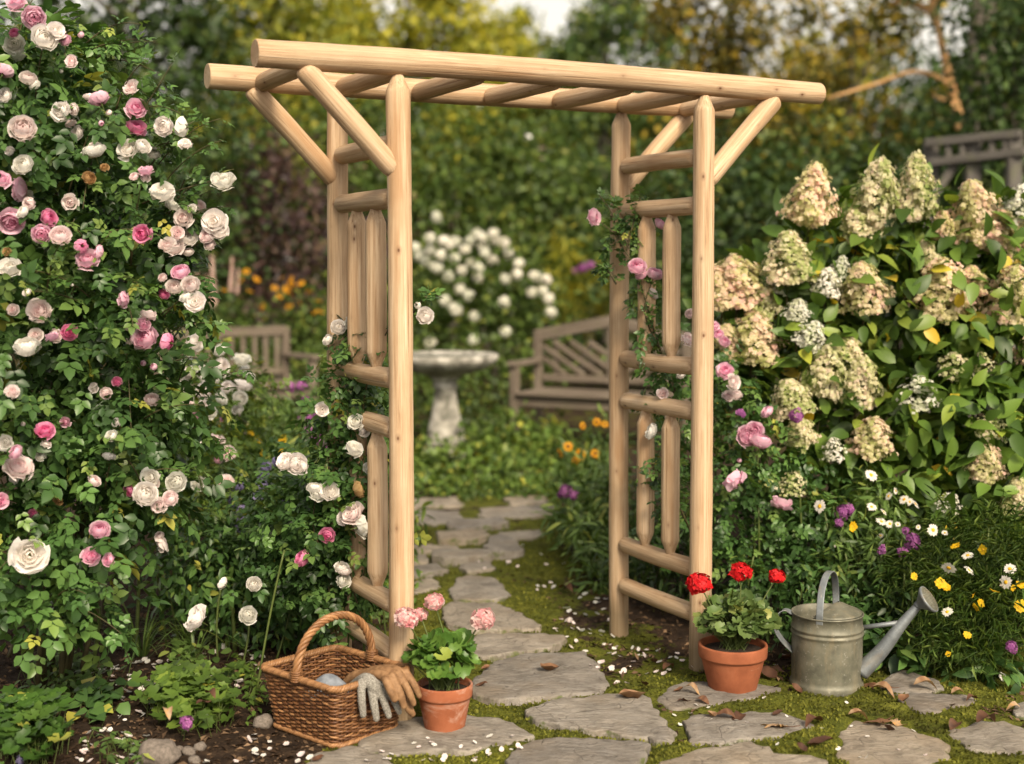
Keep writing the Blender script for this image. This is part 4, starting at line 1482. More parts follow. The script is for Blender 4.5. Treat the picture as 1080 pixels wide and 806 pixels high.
# ------------------------------------------------------------------ weathered benches
def bench(label, pos, yaw, w, fan, seat=.42, back=.92, dp=.47):
    """local x along the length, facing -y; the back at y=dp"""
    root = thing("garden_bench", label, "bench", pos, "weathered wooden garden benches", yaw)

    def bx(name, c, s, R=None, mats=None):
        mb = MB()
        add_box(mb, c, s, R, 0, .008)
        link(name, mb.mesh(name, M["old"], False), root)

    def plank(name, a, b, s):
        a, b = np.asarray(a, float), np.asarray(b, float)
        R = align(b - a, (0, 1, 0))
        bx(name, (a + b) / 2, (s[0], s[1], np.linalg.norm(b - a)), R)
    for x in (0, w):
        bx("leg", (x, 0, .32), (.07, .07, .64))
        bx("leg", (x, dp, back * .5), (.07, .07, back if not fan else back + .02))
        bx("armrest", (x, dp / 2 - .03, .665), (.085, dp + .08, .045))
        bx("side_rail", (x, dp / 2, seat - .06), (.045, dp - .07, .08))
    for q in range(5):
        bx("seat_slat", (w / 2, -.03 + q * (dp - .02) / 4, seat), (w - .075, .085, .03))
    bx("front_rail", (w / 2, -.005, seat - .065), (w - .07, .035, .09))
    yb = dp - .004
    bx("lower_back_rail", (w / 2, yb, seat + .10), (w - .07, .04, .06))
    if fan:
        pk = back + .10
        plank("top_rail", (-.02, yb, back - .04), (w * .5, yb, pk), (.10, .05))
        plank("top_rail", (w + .02, yb, back - .04), (w * .5, yb, pk), (.098, .046))
        for sg in (-1, 1):                           # slats slanting down to the middle of the back
            for q in range(6):
                x0, z0 = w / 2 + sg * (w / 2 - .05), seat + .16 + q * .105
                x1 = w / 2 + sg * .03
                z1 = z0 - (w / 2 - .08) * .62
                zmax = back - .08 + (pk - back + .04) * 0
                if z0 > zmax:
                    f = (z0 - zmax) / (z0 - z1)
                    x0, z0 = x0 + (x1 - x0) * f, zmax
                if z1 < seat + .13:
                    f = (z0 - seat - .13) / (z0 - z1)
                    x1, z1 = x0 + (x1 - x0) * f, seat + .13
                if z0 - z1 > .05:
                    plank("back_slat", (x0, yb - .002 * q, z0), (x1, yb - .002 * q, z1), (.045, .02))
            bx("back_post", (w / 2 + sg * (w / 2 - .16), yb + .014, (seat + back) / 2 + .03), (.05, .02, back - seat - .16))
        bx("back_post", (w / 2, yb + .003, (seat + pk) / 2), (.06, .03, pk - seat - .1))
    else:
        bx("top_rail", (w / 2, yb, back - .03), (w + .02, .05, .085))
        for q in range(12):
            bx("back_slat", (.09 + (w - .18) * q / 11, yb, (seat + .13 + back - .07) / 2), (.045, .02, back - seat - .20))
    return root


pr = P(543, 300, 11.4)
bench("grey weathered bench with a fanned slat back, beside the bird bath", (pr[0], 11.4, 0), radians(-26), 1.35, True)
pr = P(300, 300, 12.6)
yl = radians(40)
bench("brown weathered bench with upright back slats, behind the left flower border", (pr[0] - 1.45 * cos(yl) + .47 * sin(yl), 12.6 - 1.45 * sin(yl) - .47 * cos(yl), 0), yl, 1.45, False)

# ------------------------------------------------------------------ the big climbing rose on the left
r0 = P(40, 600, 4.75)
rose = thing("rose_bush", "huge rambling rose bush with pink and white blooms at the left edge", "rose bush", (r0[0], 4.85, 0))
mb = MB()
CL = [(10, 70, 4.65, .26), (70, 70, 4.70, .17), (30, 160, 4.5, .28), (105, 150, 4.6, .22), (50, 255, 4.5, .30), (140, 235, 4.6, .20), (180, 235, 4.7, .12), (40, 365, 4.45, .30),
      (130, 325, 4.55, .26), (185, 305, 4.7, .11), (30, 475, 4.4, .29), (115, 440, 4.5, .27), (180, 430, 4.7, .17), (30, 570, 4.35, .23), (100, 545, 4.42, .22), (165, 520, 4.6, .16), (45, 640, 4.32, .14), (100, 630, 4.5, .13),
      (-70, 90, 4.6, .3), (-80, 260, 4.5, .3), (-80, 420, 4.4, .3), (-70, 560, 4.35, .25)]
for (x, y, Yc, r) in CL:
    leaf_clump(mb, ROSELEAF, int(2700 * r * r), P(x, y, Yc), (r, r, r * .95), (.7, 1.35), RNG, .45, .6, .55, .35)
for (x, y, Yc, r) in [(40, 150, 5.0, .4), (90, 300, 5.0, .42), (50, 450, 4.95, .42), (120, 480, 5.0, .3)]:
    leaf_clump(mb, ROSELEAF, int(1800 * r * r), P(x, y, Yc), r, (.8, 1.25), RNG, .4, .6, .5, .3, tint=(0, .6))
for a, b_, c in [((120, 160, 4.6), (150, 120, 4.6), (182, 66, 4.55)), ((150, 215, 4.6), (200, 195, 4.6), (238, 188, 4.6)), ((150, 190, 4.6), (178, 140, 4.6), (205, 128, 4.62)), ((60, 60, 4.6), (72, 30, 4.6), (76, 22, 4.6)),
                 ((160, 290, 4.65), (195, 270, 4.6), (236, 235, 4.6)), ((90, 60, 4.65), (110, 40, 4.6), (122, 50, 4.6)), ((20, 60, 4.6), (15, 30, 4.6), (40, -10, 4.6)), ((170, 330, 4.7), (205, 330, 4.7), (232, 345, 4.7))]:
    spray(mb, bez(P(*a), P(*b_), P(*c), 12), ROSELEAF, 20, RNG, (.4, .75), 0, 1, .0035, (.3, 1))
for _ in range(60):
    x, y, Yc, r = CL[RNG.integers(0, 18)]
    c = P(x, y, Yc)
    d = unit(np.array([RNG.normal(.25, .6), RNG.normal(-.5, .4), RNG.normal(.35, .6)]))
    spray(mb, bez(c + d * r * .6, c + d * r + [0, 0, .06], c + d * (r + .16) + [0, 0, RNG.uniform(-.08, .06)], 9), ROSELEAF, 9, RNG, (.4, .8), 0, 1, .003, (.3, 1))
rose_surf = Surface(mb)
for _ in range(16):                                  # loose arching shoots along the bush's outer side
    yy_ = RNG.uniform(10, 420)
    xx_ = np.interp(yy_, [0, 60, 180, 240, 330, 420], [85, 125, 190, 200, 195, 195])
    a_ = P(xx_ - 25, yy_, 4.62)
    e_ = a_ + np.array([RNG.uniform(.10, .24), RNG.uniform(-.1, .1), RNG.uniform(-.02, .16)])
    spray(mb, bez(a_, (a_ + e_) / 2 + [0, 0, .06], e_, 10), ROSELEAF, 10, RNG, (.35, .65), 0, 1, .0028, (.3, 1), .7)
part("foliage", mb, [M["rose"], M["cane"]], rose)
canes(rose, rose.location, [P(30, 160, 4.7), P(60, 80, 4.8), P(120, 170, 4.8), P(150, 240, 4.8), P(60, 300, 4.7), P(130, 340, 4.7), P(20, 420, 4.6), P(110, 460, 4.6), P(180, 430, 4.8)], .011)
for (a, b_) in [((20, 700), (45, 590)), ((50, 690), (70, 560)), ((75, 690), (82, 575)), ((105, 665), (107, 580)), ((8, 690), (22, 640))]:
    g0 = G(*a)
    mb = MB()
    e = P(b_[0], b_[1], g0[1] + .05)
    add_tube(mb, bez(g0 - [0, 0, .02], (g0 + e) / 2 + [.02, 0, 0], e, 9), np.linspace(.008, .005, 9), 7)
    part("cane", mb, M["cane"], rose)
A_ = [(34, 5, "p", 40), (72, 37, "p", 52), (173, 75, "pbud", 18), (138, 85, "p", 28), (95, 80, "w", 60), (120, 65, "w", 35), (30, 92, "w", 40), (10, 150, "p", 40), (10, 203, "w", 35), (60, 165, "b", 40), (150, 130, "b", 25),
      (48, 272, "b", 62), (48, 350, "w", 48), (38, 402, "p", 54), (62, 433, "b", 30), (2, 380, "p", 40), (24, 472, "p", 54), (104, 463, "d", 42), (88, 497, "p", 44), (127, 500, "b", 48), (172, 524, "d", 32), (186, 552, "p", 48),
      (208, 536, "p", 34), (20, 568, "w", 48), (84, 660, "b", 48), (147, 706, "d", 38), (57, 735, "w", 60), (75, 712, "b", 30), (302, 497, "d", 38), (310, 362, "p", 30), (210, 208, "p", 46), (190, 205, "b", 28), (289, 230, "p", 42),
      (290, 270, "d", 42), (198, 318, "w", 52), (271, 318, "w", 44), (305, 310, "w", 36), (328, 326, "w", 30), (348, 268, "w", 44), (385, 270, "w", 42), (393, 306, "w", 26), (475, 385, "w", 46), (460, 380, "w", 26),
      (343, 408, "w", 48), (366, 435, "w", 30), (390, 463, "b", 38), (455, 470, "w", 52), (465, 490, "w", 44), (440, 500, "b", 38), (445, 520, "b", 26), (400, 505, "w", 42), (370, 525, "b", 42), (355, 520, "b", 32), (377, 495, "b", 28),
      (425, 438, "b", 24), (382, 577, "p", 42), (405, 605, "b", 42), (370, 610, "b", 38), (415, 640, "w", 38), (395, 630, "w", 32), (315, 668, "b", 32), (308, 718, "p", 58), (353, 727, "d", 40), (290, 718, "p", 28), (305, 690, "p", 32),
      (305, 772, "pbud", 16), (327, 780, "pbud", 20), (215, 262, "pbud", 15), (232, 240, "bbud", 16), (130, 235, "w", 40), (150, 262, "b", 22), (285, 375, "b", 22), (190, 378, "t", 32), (222, 355, "t", 18), (15, 535, "t", 18), (400, 535, "b", 26), (345, 590, "b", 20)]
roses_from(A_, rose, 4.40, (2.015, 0, 0), surf=rose_surf)
B_ = [(93, 107, "d", 40), (40, 182, "b", 58), (2, 255, "p", 34), (63, 368, "w", 70), (208, 315, "p", 46), (190, 370, "p", 38), (227, 378, "p", 30), (25, 25, "b", 28), (222, 30, "b", 28), (195, 18, "w", 20), (245, 5, "d", 22), (233, 118, "w", 28),
      (305, 240, "w", 56), (315, 205, "w", 36), (368, 215, "w", 46), (355, 250, "b", 36), (337, 345, "b", 36), (333, 328, "b", 22), (228, 160, "w", 28), (10, 132, "w", 30)]
roses_from([(u, v, k, d, 4.18 + .00055 * u + (.0 if u < 200 else .2)) for u, v, k, d in B_], rose, 4.25, (1.985, 0, 400), surf=rose_surf)

_r = np.random.default_rng(314)
for _ in range(40):
    y = _r.uniform(20, 560)
    x = _r.uniform(-5, np.interp(y, [0, 60, 180, 240, 330, 420, 560], [80, 130, 205, 215, 205, 200, 190]))
    k = str(_r.choice(["w", "w", "b", "b", "p", "d", "wbud", "pbud", "bbud", "t"], p=[.2, .12, .2, .1, .12, .06, .06, .06, .05, .03]))
    sz = _r.uniform(8, 15) if 'bud' not in k else _r.uniform(5, 8)
    if k == "t":
        sz = 8
    Yq = rose_surf.at(x, y, max(4, sz * .5), 4.5) - px2m(sz, 4.5) * .3
    bloom(rose, random.choice(ROSES[k]), P(x, y, Yq), px2m(sz, Yq), name="rose_bloom" if 'bud' not in k else "rose_bud")

# ------------------------------------------------------------------ left border
def border_plant(name, label, cat, px, Y, clumps, tmpl, per, mat, scale=(.8, 1.2), blooms=(), group=None, droop=.3, up=.6, stems=0, tint=(0, 1), lump=.3, low=-1.0, grow=1.3):
    """clumps: (px, py, Y, rx, rz) in metres; blooms: (px, py, mesh, size in px, Y)"""
    g0 = P(px, 400, Y)
    root = thing(name, label, cat, (g0[0], Y, 0), group)
    mb = MB()
    for (x, y, Yc, rx, rz) in clumps:
        leaf_clump(mb, tmpl, int(per * rx * (rx + rz)), P(x, y, Yc), (rx, rx, rz), scale, RNG, droop, .65, up, lump, tint=tint, low=low)
    base = np.array(root.location)
    for q in range(stems):
        x, y, Yc, rx, rz = clumps[q % len(clumps)]
        e = P(x, y, Yc) + np.array([RNG.normal(0, rx * .5), RNG.normal(0, rx * .4), rz * RNG.uniform(-.2, .9)])
        b0 = np.array([e[0] * .8 + base[0] * .2 + RNG.normal(0, .04), e[1] * .8 + base[1] * .2, -.01])
        add_tube(mb, bez(b0, (b0 + e) / 2 + [0, 0, .06], e, 7), .004, 5, 1)
    part("foliage", mb, [M[mat], M["stem"]], root)
    sf = Surface(mb) if blooms else None
    for (x, y, ms, s, Yb) in blooms:
        Ys = sf.at(x, y, max(3, s * .4), Yb)
        Yb = (Ys if abs(Ys - Yb) < .7 else Yb) - px2m(s, Yb) * .55
        me = random.choice(ms) if isinstance(ms, list) else ms
        bloom(root, me, P(x, y, Yb), px2m(s, Yb) * (.80 if me.name.startswith('rose_bloom') else (1.0 if me.name.startswith('flower') and len(me.materials) == 3 else grow)), facing=.45)
    return root, base


def grassy(mb, base, n, l, w=.012, spread=.5, curl=.8, tint=(0, 1), m=0, rad=.03):
    a = RNG.uniform(0, 2 * pi, n)
    el = RNG.uniform(.25, 1.0, n)
    ax = unit(np.stack([np.cos(a) * spread * (1.2 - el * .7), np.sin(a) * spread * (1.2 - el * .7), .55 + el], -1))
    p = np.asarray(base) + np.stack([np.cos(a) * rad * RNG.random(n), np.sin(a) * rad * RNG.random(n), np.zeros(n)], -1)
    nn = unit(np.stack([-np.cos(a), -np.sin(a), np.full(n, .9)], -1))
    scatter(mb, strap_t(w, 1.0, 6, curl), p, ax, nn, l * RNG.uniform(.5, 1.1, n), RNG.uniform(*tint, n), m)


def jit(n, x, y, dx, dy, ms, s, Y, ds=.25):
    return [(x + RNG.uniform(-dx, dx), y + RNG.uniform(-dy, dy), ms, s * RNG.uniform(1 - ds, 1 + ds), Y + RNG.uniform(-.12, .12)) for _ in range(n)]


RW, RB_, RP = ROSES["w"], ROSES["b"], ROSES["p"]
# white shrub behind the big rose
wl = jit(14, 228, 395, 34, 34, RW, 15, 6.1) + [(206, 361, RW, 20, 6.3), (232, 369, RW, 18, 6.3), (212, 392, RW, 21, 6.2), (234, 386, RW, 20, 6.2), (215, 412, RW, 20, 6.1), (240, 408, RW, 15, 6.2), (222, 399, RW, 17, 6.2), (263, 396, RW, 14, 6.3), (222, 436, RW, 15, 6.1), (250, 432, RW, 12, 6.3), (196, 380, RW, 16, 6.2), (200, 425, RB_, 14, 6.0),
      (257, 381, ROSES["p"], 10, 6.3), (205, 440, RP, 14, 5.9), (208, 455, RP, 12, 5.9), (239, 508, RB_, 18, 5.4), (229, 463, RB_, 15, 5.6), (240, 478, RB_, 16, 5.6), (209, 510, RW, 16, 5.4), (230, 485, RP, 10, 5.5), (212, 470, RW, 16, 5.6)]
border_plant("rose_bush", "loose white flowered rose shrub in front of the left bench", "rose bush", 225, 6.2,
             [(215, 400, 6.4, .22, .22), (235, 430, 6.3, .25, .25), (210, 470, 6.0, .3, .3), (260, 420, 6.5, .18, .16), (215, 530, 5.7, .28, .3)], ROSELEAF, 1900, "cover", (.5, .85), wl, None, .3, .6, 8)
# mid border perennials
border_plant("marigold_plant", "small clump of yellow flowers among the left border's greenery", "flowering plant", 275, 6.4,
             [(275, 490, 6.5, .2, .16), (290, 520, 6.4, .22, .16)], LANCE, 5200, "mid", (.5, .9), jit(9, 280, 480, 18, 24, MARI, 10, 6.3))
border_plant("phlox_plant", "airy mauve flowered phlox beside the left bench seat", "flowering plant", 320, 7.0,
             [(310, 470, 7.2, .28, .25), (345, 490, 7.1, .28, .25), (375, 470, 7.3, .2, .25), (330, 440, 7.4, .2, .2)], LANCE, 3600, "mid", (.5, .9),
             jit(14, 338, 455, 20, 18, MAUVE, 6, 6.95) + [(305, 408, MAUVE, 9, 7.1), (318, 407, MAUVE, 9, 7.1), (350, 437, MAUVE, 9, 7.0), (322, 422, MAUVE, 7, 7.1)] + jit(8, 372, 490, 12, 12, MAUVE, 6, 6.9))
border_plant("lavender_plant", "lavender blue spires rising from the middle of the left border", "lavender", 262, 5.6,
             [(262, 540, 5.7, .2, .22), (285, 560, 5.6, .2, .2)], LANCE, 4200, "mid", (.4, .8),
             [(x, y, LAV, 9, 5.5) for x, y in ((278, 500), (276, 508), (279, 516), (281, 492), (255, 548), (252, 560), (250, 570), (254, 538), (244, 520), (246, 530), (300, 540), (302, 532), (271, 524), (252, 512), (318, 575), (292, 486))])
border_plant("border_shrub", "green leafy perennial filling the bed behind the wicker basket", "perennial", 260, 5.3,
             [(250, 600, 5.3, .26, .26), (310, 590, 5.3, .26, .26), (210, 590, 5.3, .26, .28), (350, 620, 5.35, .22, .22), (280, 520, 5.8, .25, .2), (330, 540, 5.6, .22, .22), (310, 640, 5.2, .2, .16)], SMALLLEAF, 9000, "rose", (.6, 1.3), (), None, .3, .6, 10, (.1, 1))
border_plant("border_shrub", "feathery pale green perennial between the two left rose bushes", "perennial", 300, 6.0,
             [(300, 520, 6.1, .3, .2), (350, 520, 6.3, .3, .22), (250, 480, 6.6, .3, .2), (390, 540, 6.6, .25, .2), (300, 460, 7.6, .3, .2)], LANCE, 4200, "mid", (.5, 1.0))
border_plant("border_shrub", "low leafy plants at the foot of the left arbor panel", "perennial", 380, 6.2,
             [(375, 600, 6.0, .22, .14), (345, 650, 5.5, .2, .14), (390, 640, 5.8, .2, .12), (400, 560, 6.6, .2, .2)], SMALLLEAF, 8000, "cover", (.7, 1.3))
# the white climbing rose on the left panel
cr, crb = border_plant("climbing_rose", "white flowered climbing rose threading through the left arbor panel", "climbing rose", 372, 4.78,
                       [(365, 440, 4.83, .14, .18), (378, 390, 4.80, .10, .14), (386, 450, 4.72, .07, .12), (392, 520, 4.70, .06, .12), (368, 360, 4.84, .06, .07), (350, 500, 4.80, .15, .16), (385, 500, 4.78, .10, .16), (340, 560, 4.80, .17, .16), (385, 570, 4.80, .12, .14), (350, 620, 4.85, .18, .13), (310, 600, 4.85, .16, .14), (300, 540, 4.95, .15, .15)],
                       ROSELEAF, 4600, "rose", (.45, .95),
                       [(332, 513.5, RW, 19, 4.66), (348, 518, RW, 21, 4.66), (362, 546, RW, 18, 4.64), (382, 555, RW, 23, 4.62), (375, 445, RW, 18, 4.70), (385, 454, RW, 16, 4.68), (373, 473, RW, 19, 4.68), (389, 494, RW, 13, 4.66), 
                        (372, 541, ROSES["b"], 24, 4.62), (363, 602, ROSES["b"], 17, 4.64), (318, 589, ROSES["d"][0], 21, 4.66), (360, 598, RW, 17, 4.62), (363, 612, RW, 18, 4.62), (345, 565, ROSES["d"][0], 19, 4.62),
                        (234, 615, RW, 15, 4.70), (268, 616, RW, 18, 4.70), (262, 649, RW, 21, 4.62), (206, 652, RW, 27, 4.45), (313, 489, RW, 24, 4.75), (300, 487, RW, 20, 4.78), (335, 520, RW, 18, 4.7), (318, 492, RW, 18, 4.72), (370, 540, RW, 17, 4.62),
                        (357, 345, RW, 18, 4.82), (372, 340, RW, 20, 4.80), (377, 337, RW, 17, 4.82), (345, 358, RW, 14, 4.84), (340, 432, RW, 14, 4.8), (448, 333, RW, 20, 4.50), (441, 322, ROSES["wbud"][0], 9, 4.5), (379, 516, ROSES["t"][0], 20, 4.64)], None, .35, .5, 4, (0, 1), .4)
mb = MB()
for pts in ([(395, 690, 4.78), (370, 600, 4.72), (385, 480, 4.80), (365, 380, 4.84), (372, 345, 4.84)], [(360, 690, 4.85), (340, 600, 4.8), (330, 520, 4.8)], [(350, 680, 4.8), (345, 600, 4.75), (330, 550, 4.72), (346, 480, 4.75)],
            [(388, 480, 4.78), (384, 420, 4.72), (408, 350, 4.56), (436, 316, 4.5)], [(436, 330, 4.52), (446, 316, 4.5), (452, 312, 4.5)]):
    spray(mb, spline([P(*p) for p in pts], 18), ROSELEAF, 26, RNG, (.35, .7), 0, 1, .004, (.2, 1))
part("foliage", mb, [M["rose"], M["cane"]], cr)
for a, b_ in (((270, 735), (300, 580)), ((290, 700), (310, 620)), ((255, 705), (262, 640)), ((230, 700), (236, 610))):
    mb = MB()
    g0 = G(*a)
    e = P(b_[0], b_[1], g0[1] + .04)
    add_tube(mb, bez(g0, (g0 + e) / 2 + [RNG.normal(0, .03), 0, .04], e, 10), .004, 6)
    part("stem", mb, M["stem"], cr)

# strappy plant on the soil
sb = G(150, 692)
lily = thing("strap_leaved_plant", "strappy leaved plant with thick stalks on the petal strewn soil", "perennial", sb)
mb = MB()
grassy(mb, sb, 40, .46, .016, .75, .9)
grassy(mb, G(205, 690), 34, .44, .014, .8, .9)
grassy(mb, sb + [.12, .12, 0], 24, .40, .014, .7, 1.0)
grassy(mb, sb + [.30, .10, 0], 20, .38, .012, .8, 1.1)
part("foliage", mb, [M["mid"]], lily)
for a, b_ in (((97, 705), (105, 640)), ((142, 690), (146, 600)), ((248, 690), (240, 610))):
    mb = MB()
    g0 = G(*a)
    e = P(b_[0], b_[1], g0[1])
    add_tube(mb, bez(g0, (g0 + e) / 2 + [.01, 0, 0], e, 8), np.linspace(.009, .006, 8), 8)
    part("stem", mb, M["stem"], lily)


# round leaved clumps in the near corner
def lowclump(name, label, pts, n, tmpl, scale, mat, Yh=.10, blooms=()):
    g = np.array([G(a, b_) for a, b_ in pts])
    c = g.mean(0)
    root = thing(name, label, "ground plant", (c[0], c[1], 0))
    mb = MB()
    for _ in range(n):
        k = RNG.dirichlet(np.ones(len(g)) * .9)
        p = k @ g
        hgt = Yh * RNG.uniform(.25, 1.0) * (1 - .5 * np.linalg.norm(p - c) / (np.linalg.norm(g - c, axis=1).max() + 1e-6))
        tip = p + [RNG.normal(0, .02), RNG.normal(0, .02), hgt]
        scatter(mb, tmpl, [tip], [unit([RNG.normal(0, 1), RNG.normal(-.4, .8), -.15])], [unit([RNG.normal(0, .35), RNG.normal(-.25, .3), 1])], RNG.uniform(*scale), np.clip(RNG.beta(2, 2.6) + (RNG.random() > .965) * .6, 0, 1))
        add_tube(mb, bez(p - [0, 0, .01], (p + tip) / 2, tip, 4), .0012, 4, 1, .5, False)
    part("foliage", mb, [M[mat], M["stem"]], root)
    for (x, y, ms, s, Yb) in blooms:
        bloom(root, ms[0], P(x, y, Yb), px2m(s, Yb))
    return root


lowclump("cranesbill_plant", "fresh green low clump with scalloped leaves, left of the basket", [(140, 740), (165, 715), (215, 705), (268, 735), (278, 775), (240, 795), (170, 790), (145, 765)], 380, ROUND, (.6, 1.25), "cover", .13, [(197, 762, MAUVE, 15, 4.15)])
lowclump("cranesbill_plant", "dark green low clump in the bottom left corner of the photo", [(-30, 760), (20, 740), (65, 755), (85, 800), (40, 830), (-30, 820)], 300, ROUND, (.6, 1.3), "ger", .13, [(22, 801, LAV, 11, 4.0)])
lowclump("ivy_plant", "sparse dark trailing leaves between the two low clumps", [(70, 735), (100, 715), (135, 735), (125, 770), (85, 765)], 60, leaf_t(.05, .06, 3, .2, .15, .3), (.7, 1.1), "rose", .07)
lowclump("creeping_plant", "thin low creeper spread over the petal strewn soil by the big rose's canes", [(0, 700), (60, 690), (140, 700), (110, 745), (30, 750)], 260, SMALLLEAF, (.6, 1.1), "mid", .06)
lowclump("creeping_plant", "small creeper between the fresh green clump and the basket", [(235, 690), (275, 690), (285, 745), (275, 775), (255, 720)], 110, SMALLLEAF, (.5, 1.0), "cover", .05)
lowclump("creeping_plant", "small leaves creeping along the bottom edge below the round stone", [(80, 770), (140, 775), (190, 800), (150, 815), (90, 812)], 60, SMALLLEAF, (.5, 1.0), "mid", .05)
lowclump("seedling_plant", "little leafy seedlings on the soil behind the low clump", [(160, 690), (200, 680), (240, 700), (235, 715), (180, 712)], 46, leaf_t(.035, .05, 3, .2, .15, .4), (.6, 1.0), "mid", .08)

# ------------------------------------------------------------------ pink climbing rose on the right panel, pink bush beside it
cr2, _ = border_plant("climbing_rose", "pink climbing rose winding up the right arbor panel", "climbing rose", 670, 5.2,
                      [(650, 262, 5.36, .05, .07), (668, 250, 5.32, .06, .05), (655, 225, 5.38, .05, .04), (682, 310, 5.28, .06, .09), (690, 350, 5.28, .06, .08), (700, 400, 5.28, .08, .10), (715, 440, 5.28, .07, .09), (690, 430, 5.30, .05, .06), (700, 490, 5.24, .08, .09), (712, 530, 5.22, .07, .08), (720, 400, 5.24, .06, .08), (665, 245, 5.30, .05, .06), (690, 500, 5.26, .05, .04)],
                      ROSELEAF, 3300, "rose", (.4, .8),
                      [(627, 229, RP[2], 19, 5.34), (697, 236, RP[0], 16, 5.26), (672, 281, RP[0], 22, 5.22), (676, 289, RP[1], 15, 5.2), (691, 288, RP[1], 20, 5.2), (689, 309, RB_, 15, 5.2), (728, 331, RB_, 12, 5.1), (726, 358, RB_, 15, 5.1), (686, 455, RW, 19, 5.16), (699, 415, ROSES["b"], 12, 5.2), (718, 396, RW, 10, 5.2)], None, .35, .5, 0, (0, 1), .4)
mb = MB()
for pts in ([(728, 560, 5.3), (706, 500, 5.22), (716, 430, 5.26), (690, 350, 5.24), (672, 290, 5.24), (650, 250, 5.32), (630, 232, 5.34)], [(716, 430, 5.26), (700, 380, 5.28), (680, 330, 5.22), (690, 290, 5.2)], [(655, 260, 5.34), (645, 225, 5.36), (632, 206, 5.36)], [(660, 265, 5.3), (668, 235, 5.3), (676, 205, 5.32)], [(650, 300, 5.3), (640, 285, 5.3), (632, 290, 5.3)]):
    spray(mb, spline([P(*p) for p in pts], 20), ROSELEAF, 26, RNG, (.35, .7), 0, 1, .0045, (.1, 1), .7)
part("foliage", mb, [M["rose"], M["cane"]], cr2)
pb = [(765, 391, RP, 18, 5.3), (774, 403, RB_, 17, 5.3), (776, 416, RB_, 15, 5.3), (768, 418, RB_, 13, 5.3), (757, 352, RP, 14, 5.5), (764, 360, RP, 14, 5.5), (752, 344, RP, 13, 5.5), (789, 460, RP, 26, 5.25), (803, 464, RP, 25, 5.25), (796, 455, RP, 20, 5.25), (774, 506, RP, 25, 5.22), (825, 530, RP, 22, 5.2), (809, 434, RP, 16, 5.35), (760, 390, RB_, 12, 5.3), (780, 486, ROSES["pbud"], 6, 5.2),
      (840, 438, MAUVE, 12, 5.4), (781, 436, MAUVE, 8, 5.4)]
border_plant("rose_bush", "pink rose bush just behind the right front post and red geranium", "rose bush", 785, 5.5,
             [(775, 430, 5.55, .16, .18), (800, 490, 5.5, .18, .18), (770, 500, 5.45, .17, .18), (770, 560, 5.45, .17, .16), (820, 550, 5.5, .18, .18), (755, 400, 5.7, .12, .18), (840, 500, 5.6, .15, .15), (735, 540, 5.55, .14, .18), (790, 600, 5.4, .14, .14), (700, 560, 5.75, .14, .16), (715, 480, 5.8, .14, .18)], ROSELEAF, 2300, "rose", (.5, .95), pb, None, .35, .5, 10, (0, 1), .35)

# ------------------------------------------------------------------ the hydrangea
hyd = thing("hydrangea_bush", "large panicle hydrangea with cream and rosy flower heads on the right", "hydrangea", (1.95, 6.1, 0))
mb = MB()
HC = [(800, 330, 6.0, .26), (860, 290, 6.0, .28), (930, 250, 6.05, .28), (1000, 260, 6.0, .30), (1070, 270, 6.0, .32), (870, 370, 5.85, .28), (940, 340, 5.85, .30), (1020, 340, 5.8, .32), (1090, 370, 5.8, .3), (900, 440, 5.75, .28), (980, 430, 5.7, .32), (1060, 450, 5.65, .32), (870, 500, 5.75, .25), (950, 520, 5.65, .3), (1030, 530, 5.6, .3), (1100, 540, 5.6, .3), (790, 410, 5.95, .22),
      (900, 560, 5.75, .22), (1150, 400, 5.8, .35), (1150, 280, 5.9, .35), (980, 600, 5.65, .22), (1060, 610, 5.6, .25)]
for (x, y, Yc, r) in HC:
    leaf_clump(mb, HYDLEAF, int(2100 * r * r), P(x, y, Yc), (r, r, r), (.6, 1.15), RNG, .15, .6, .45, .16)
for (x, y, Yc, r) in [(900, 330, 6.5, .45), (1020, 330, 6.5, .5), (950, 480, 6.4, .5), (1080, 480, 6.4, .5)]:
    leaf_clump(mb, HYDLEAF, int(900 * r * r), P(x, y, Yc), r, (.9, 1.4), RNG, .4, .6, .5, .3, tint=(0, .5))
PN = [(210, 108, 95, 125, "k"), (345, 105, 95, 150, "c"), (425, 92, 85, 135, "c"), (545, 135, 95, 125, "k"), (590, 185, 100, 90, "k"), (640, 132, 80, 90, "w"), (160, 238, 95, 105, "c"), (50, 285, 120, 100, "k"), (15, 300, 70, 90, "k"), (140, 290, 50, 40, "w"), (240, 290, 60, 60, "w"), (315, 298, 95, 105, "k"), (180, 345, 50, 42, "w"), (210, 397, 60, 58, "w"), (480, 300, 115, 120, "k"), (540, 285, 60, 60, "k"), (620, 315, 100, 120, "k"), (90, 400, 110, 100, "k"), (30, 405, 60, 60, "k"),
      (240, 472, 85, 110, "c"), (310, 492, 85, 105, "c"), (285, 425, 60, 45, "c"), (430, 515, 85, 65, "l"), (505, 460, 72, 50, "l"), (560, 455, 50, 42, "l"), (165, 525, 80, 75, "c"), (185, 597, 60, 62, "c"), (335, 610, 82, 82, "k"), (580, 585, 62, 52, "l"), (570, 662, 72, 76, "k"), (495, 745, 50, 38, "l"), (635, 730, 60, 80, "c"), (255, 635, 50, 50, "l"), (170, 705, 62, 50, "l"), (300, 165, 60, 60, "c"), (645, 190, 70, 80, "k"), (445, 225, 40, 50, "c"), (270, 260, 40, 50, "w"), (690, 420, 90, 100, "k"), (480, 170, 50, 60, "k"), (110, 330, 60, 60, "c")]
RNG2 = np.random.default_rng(21)
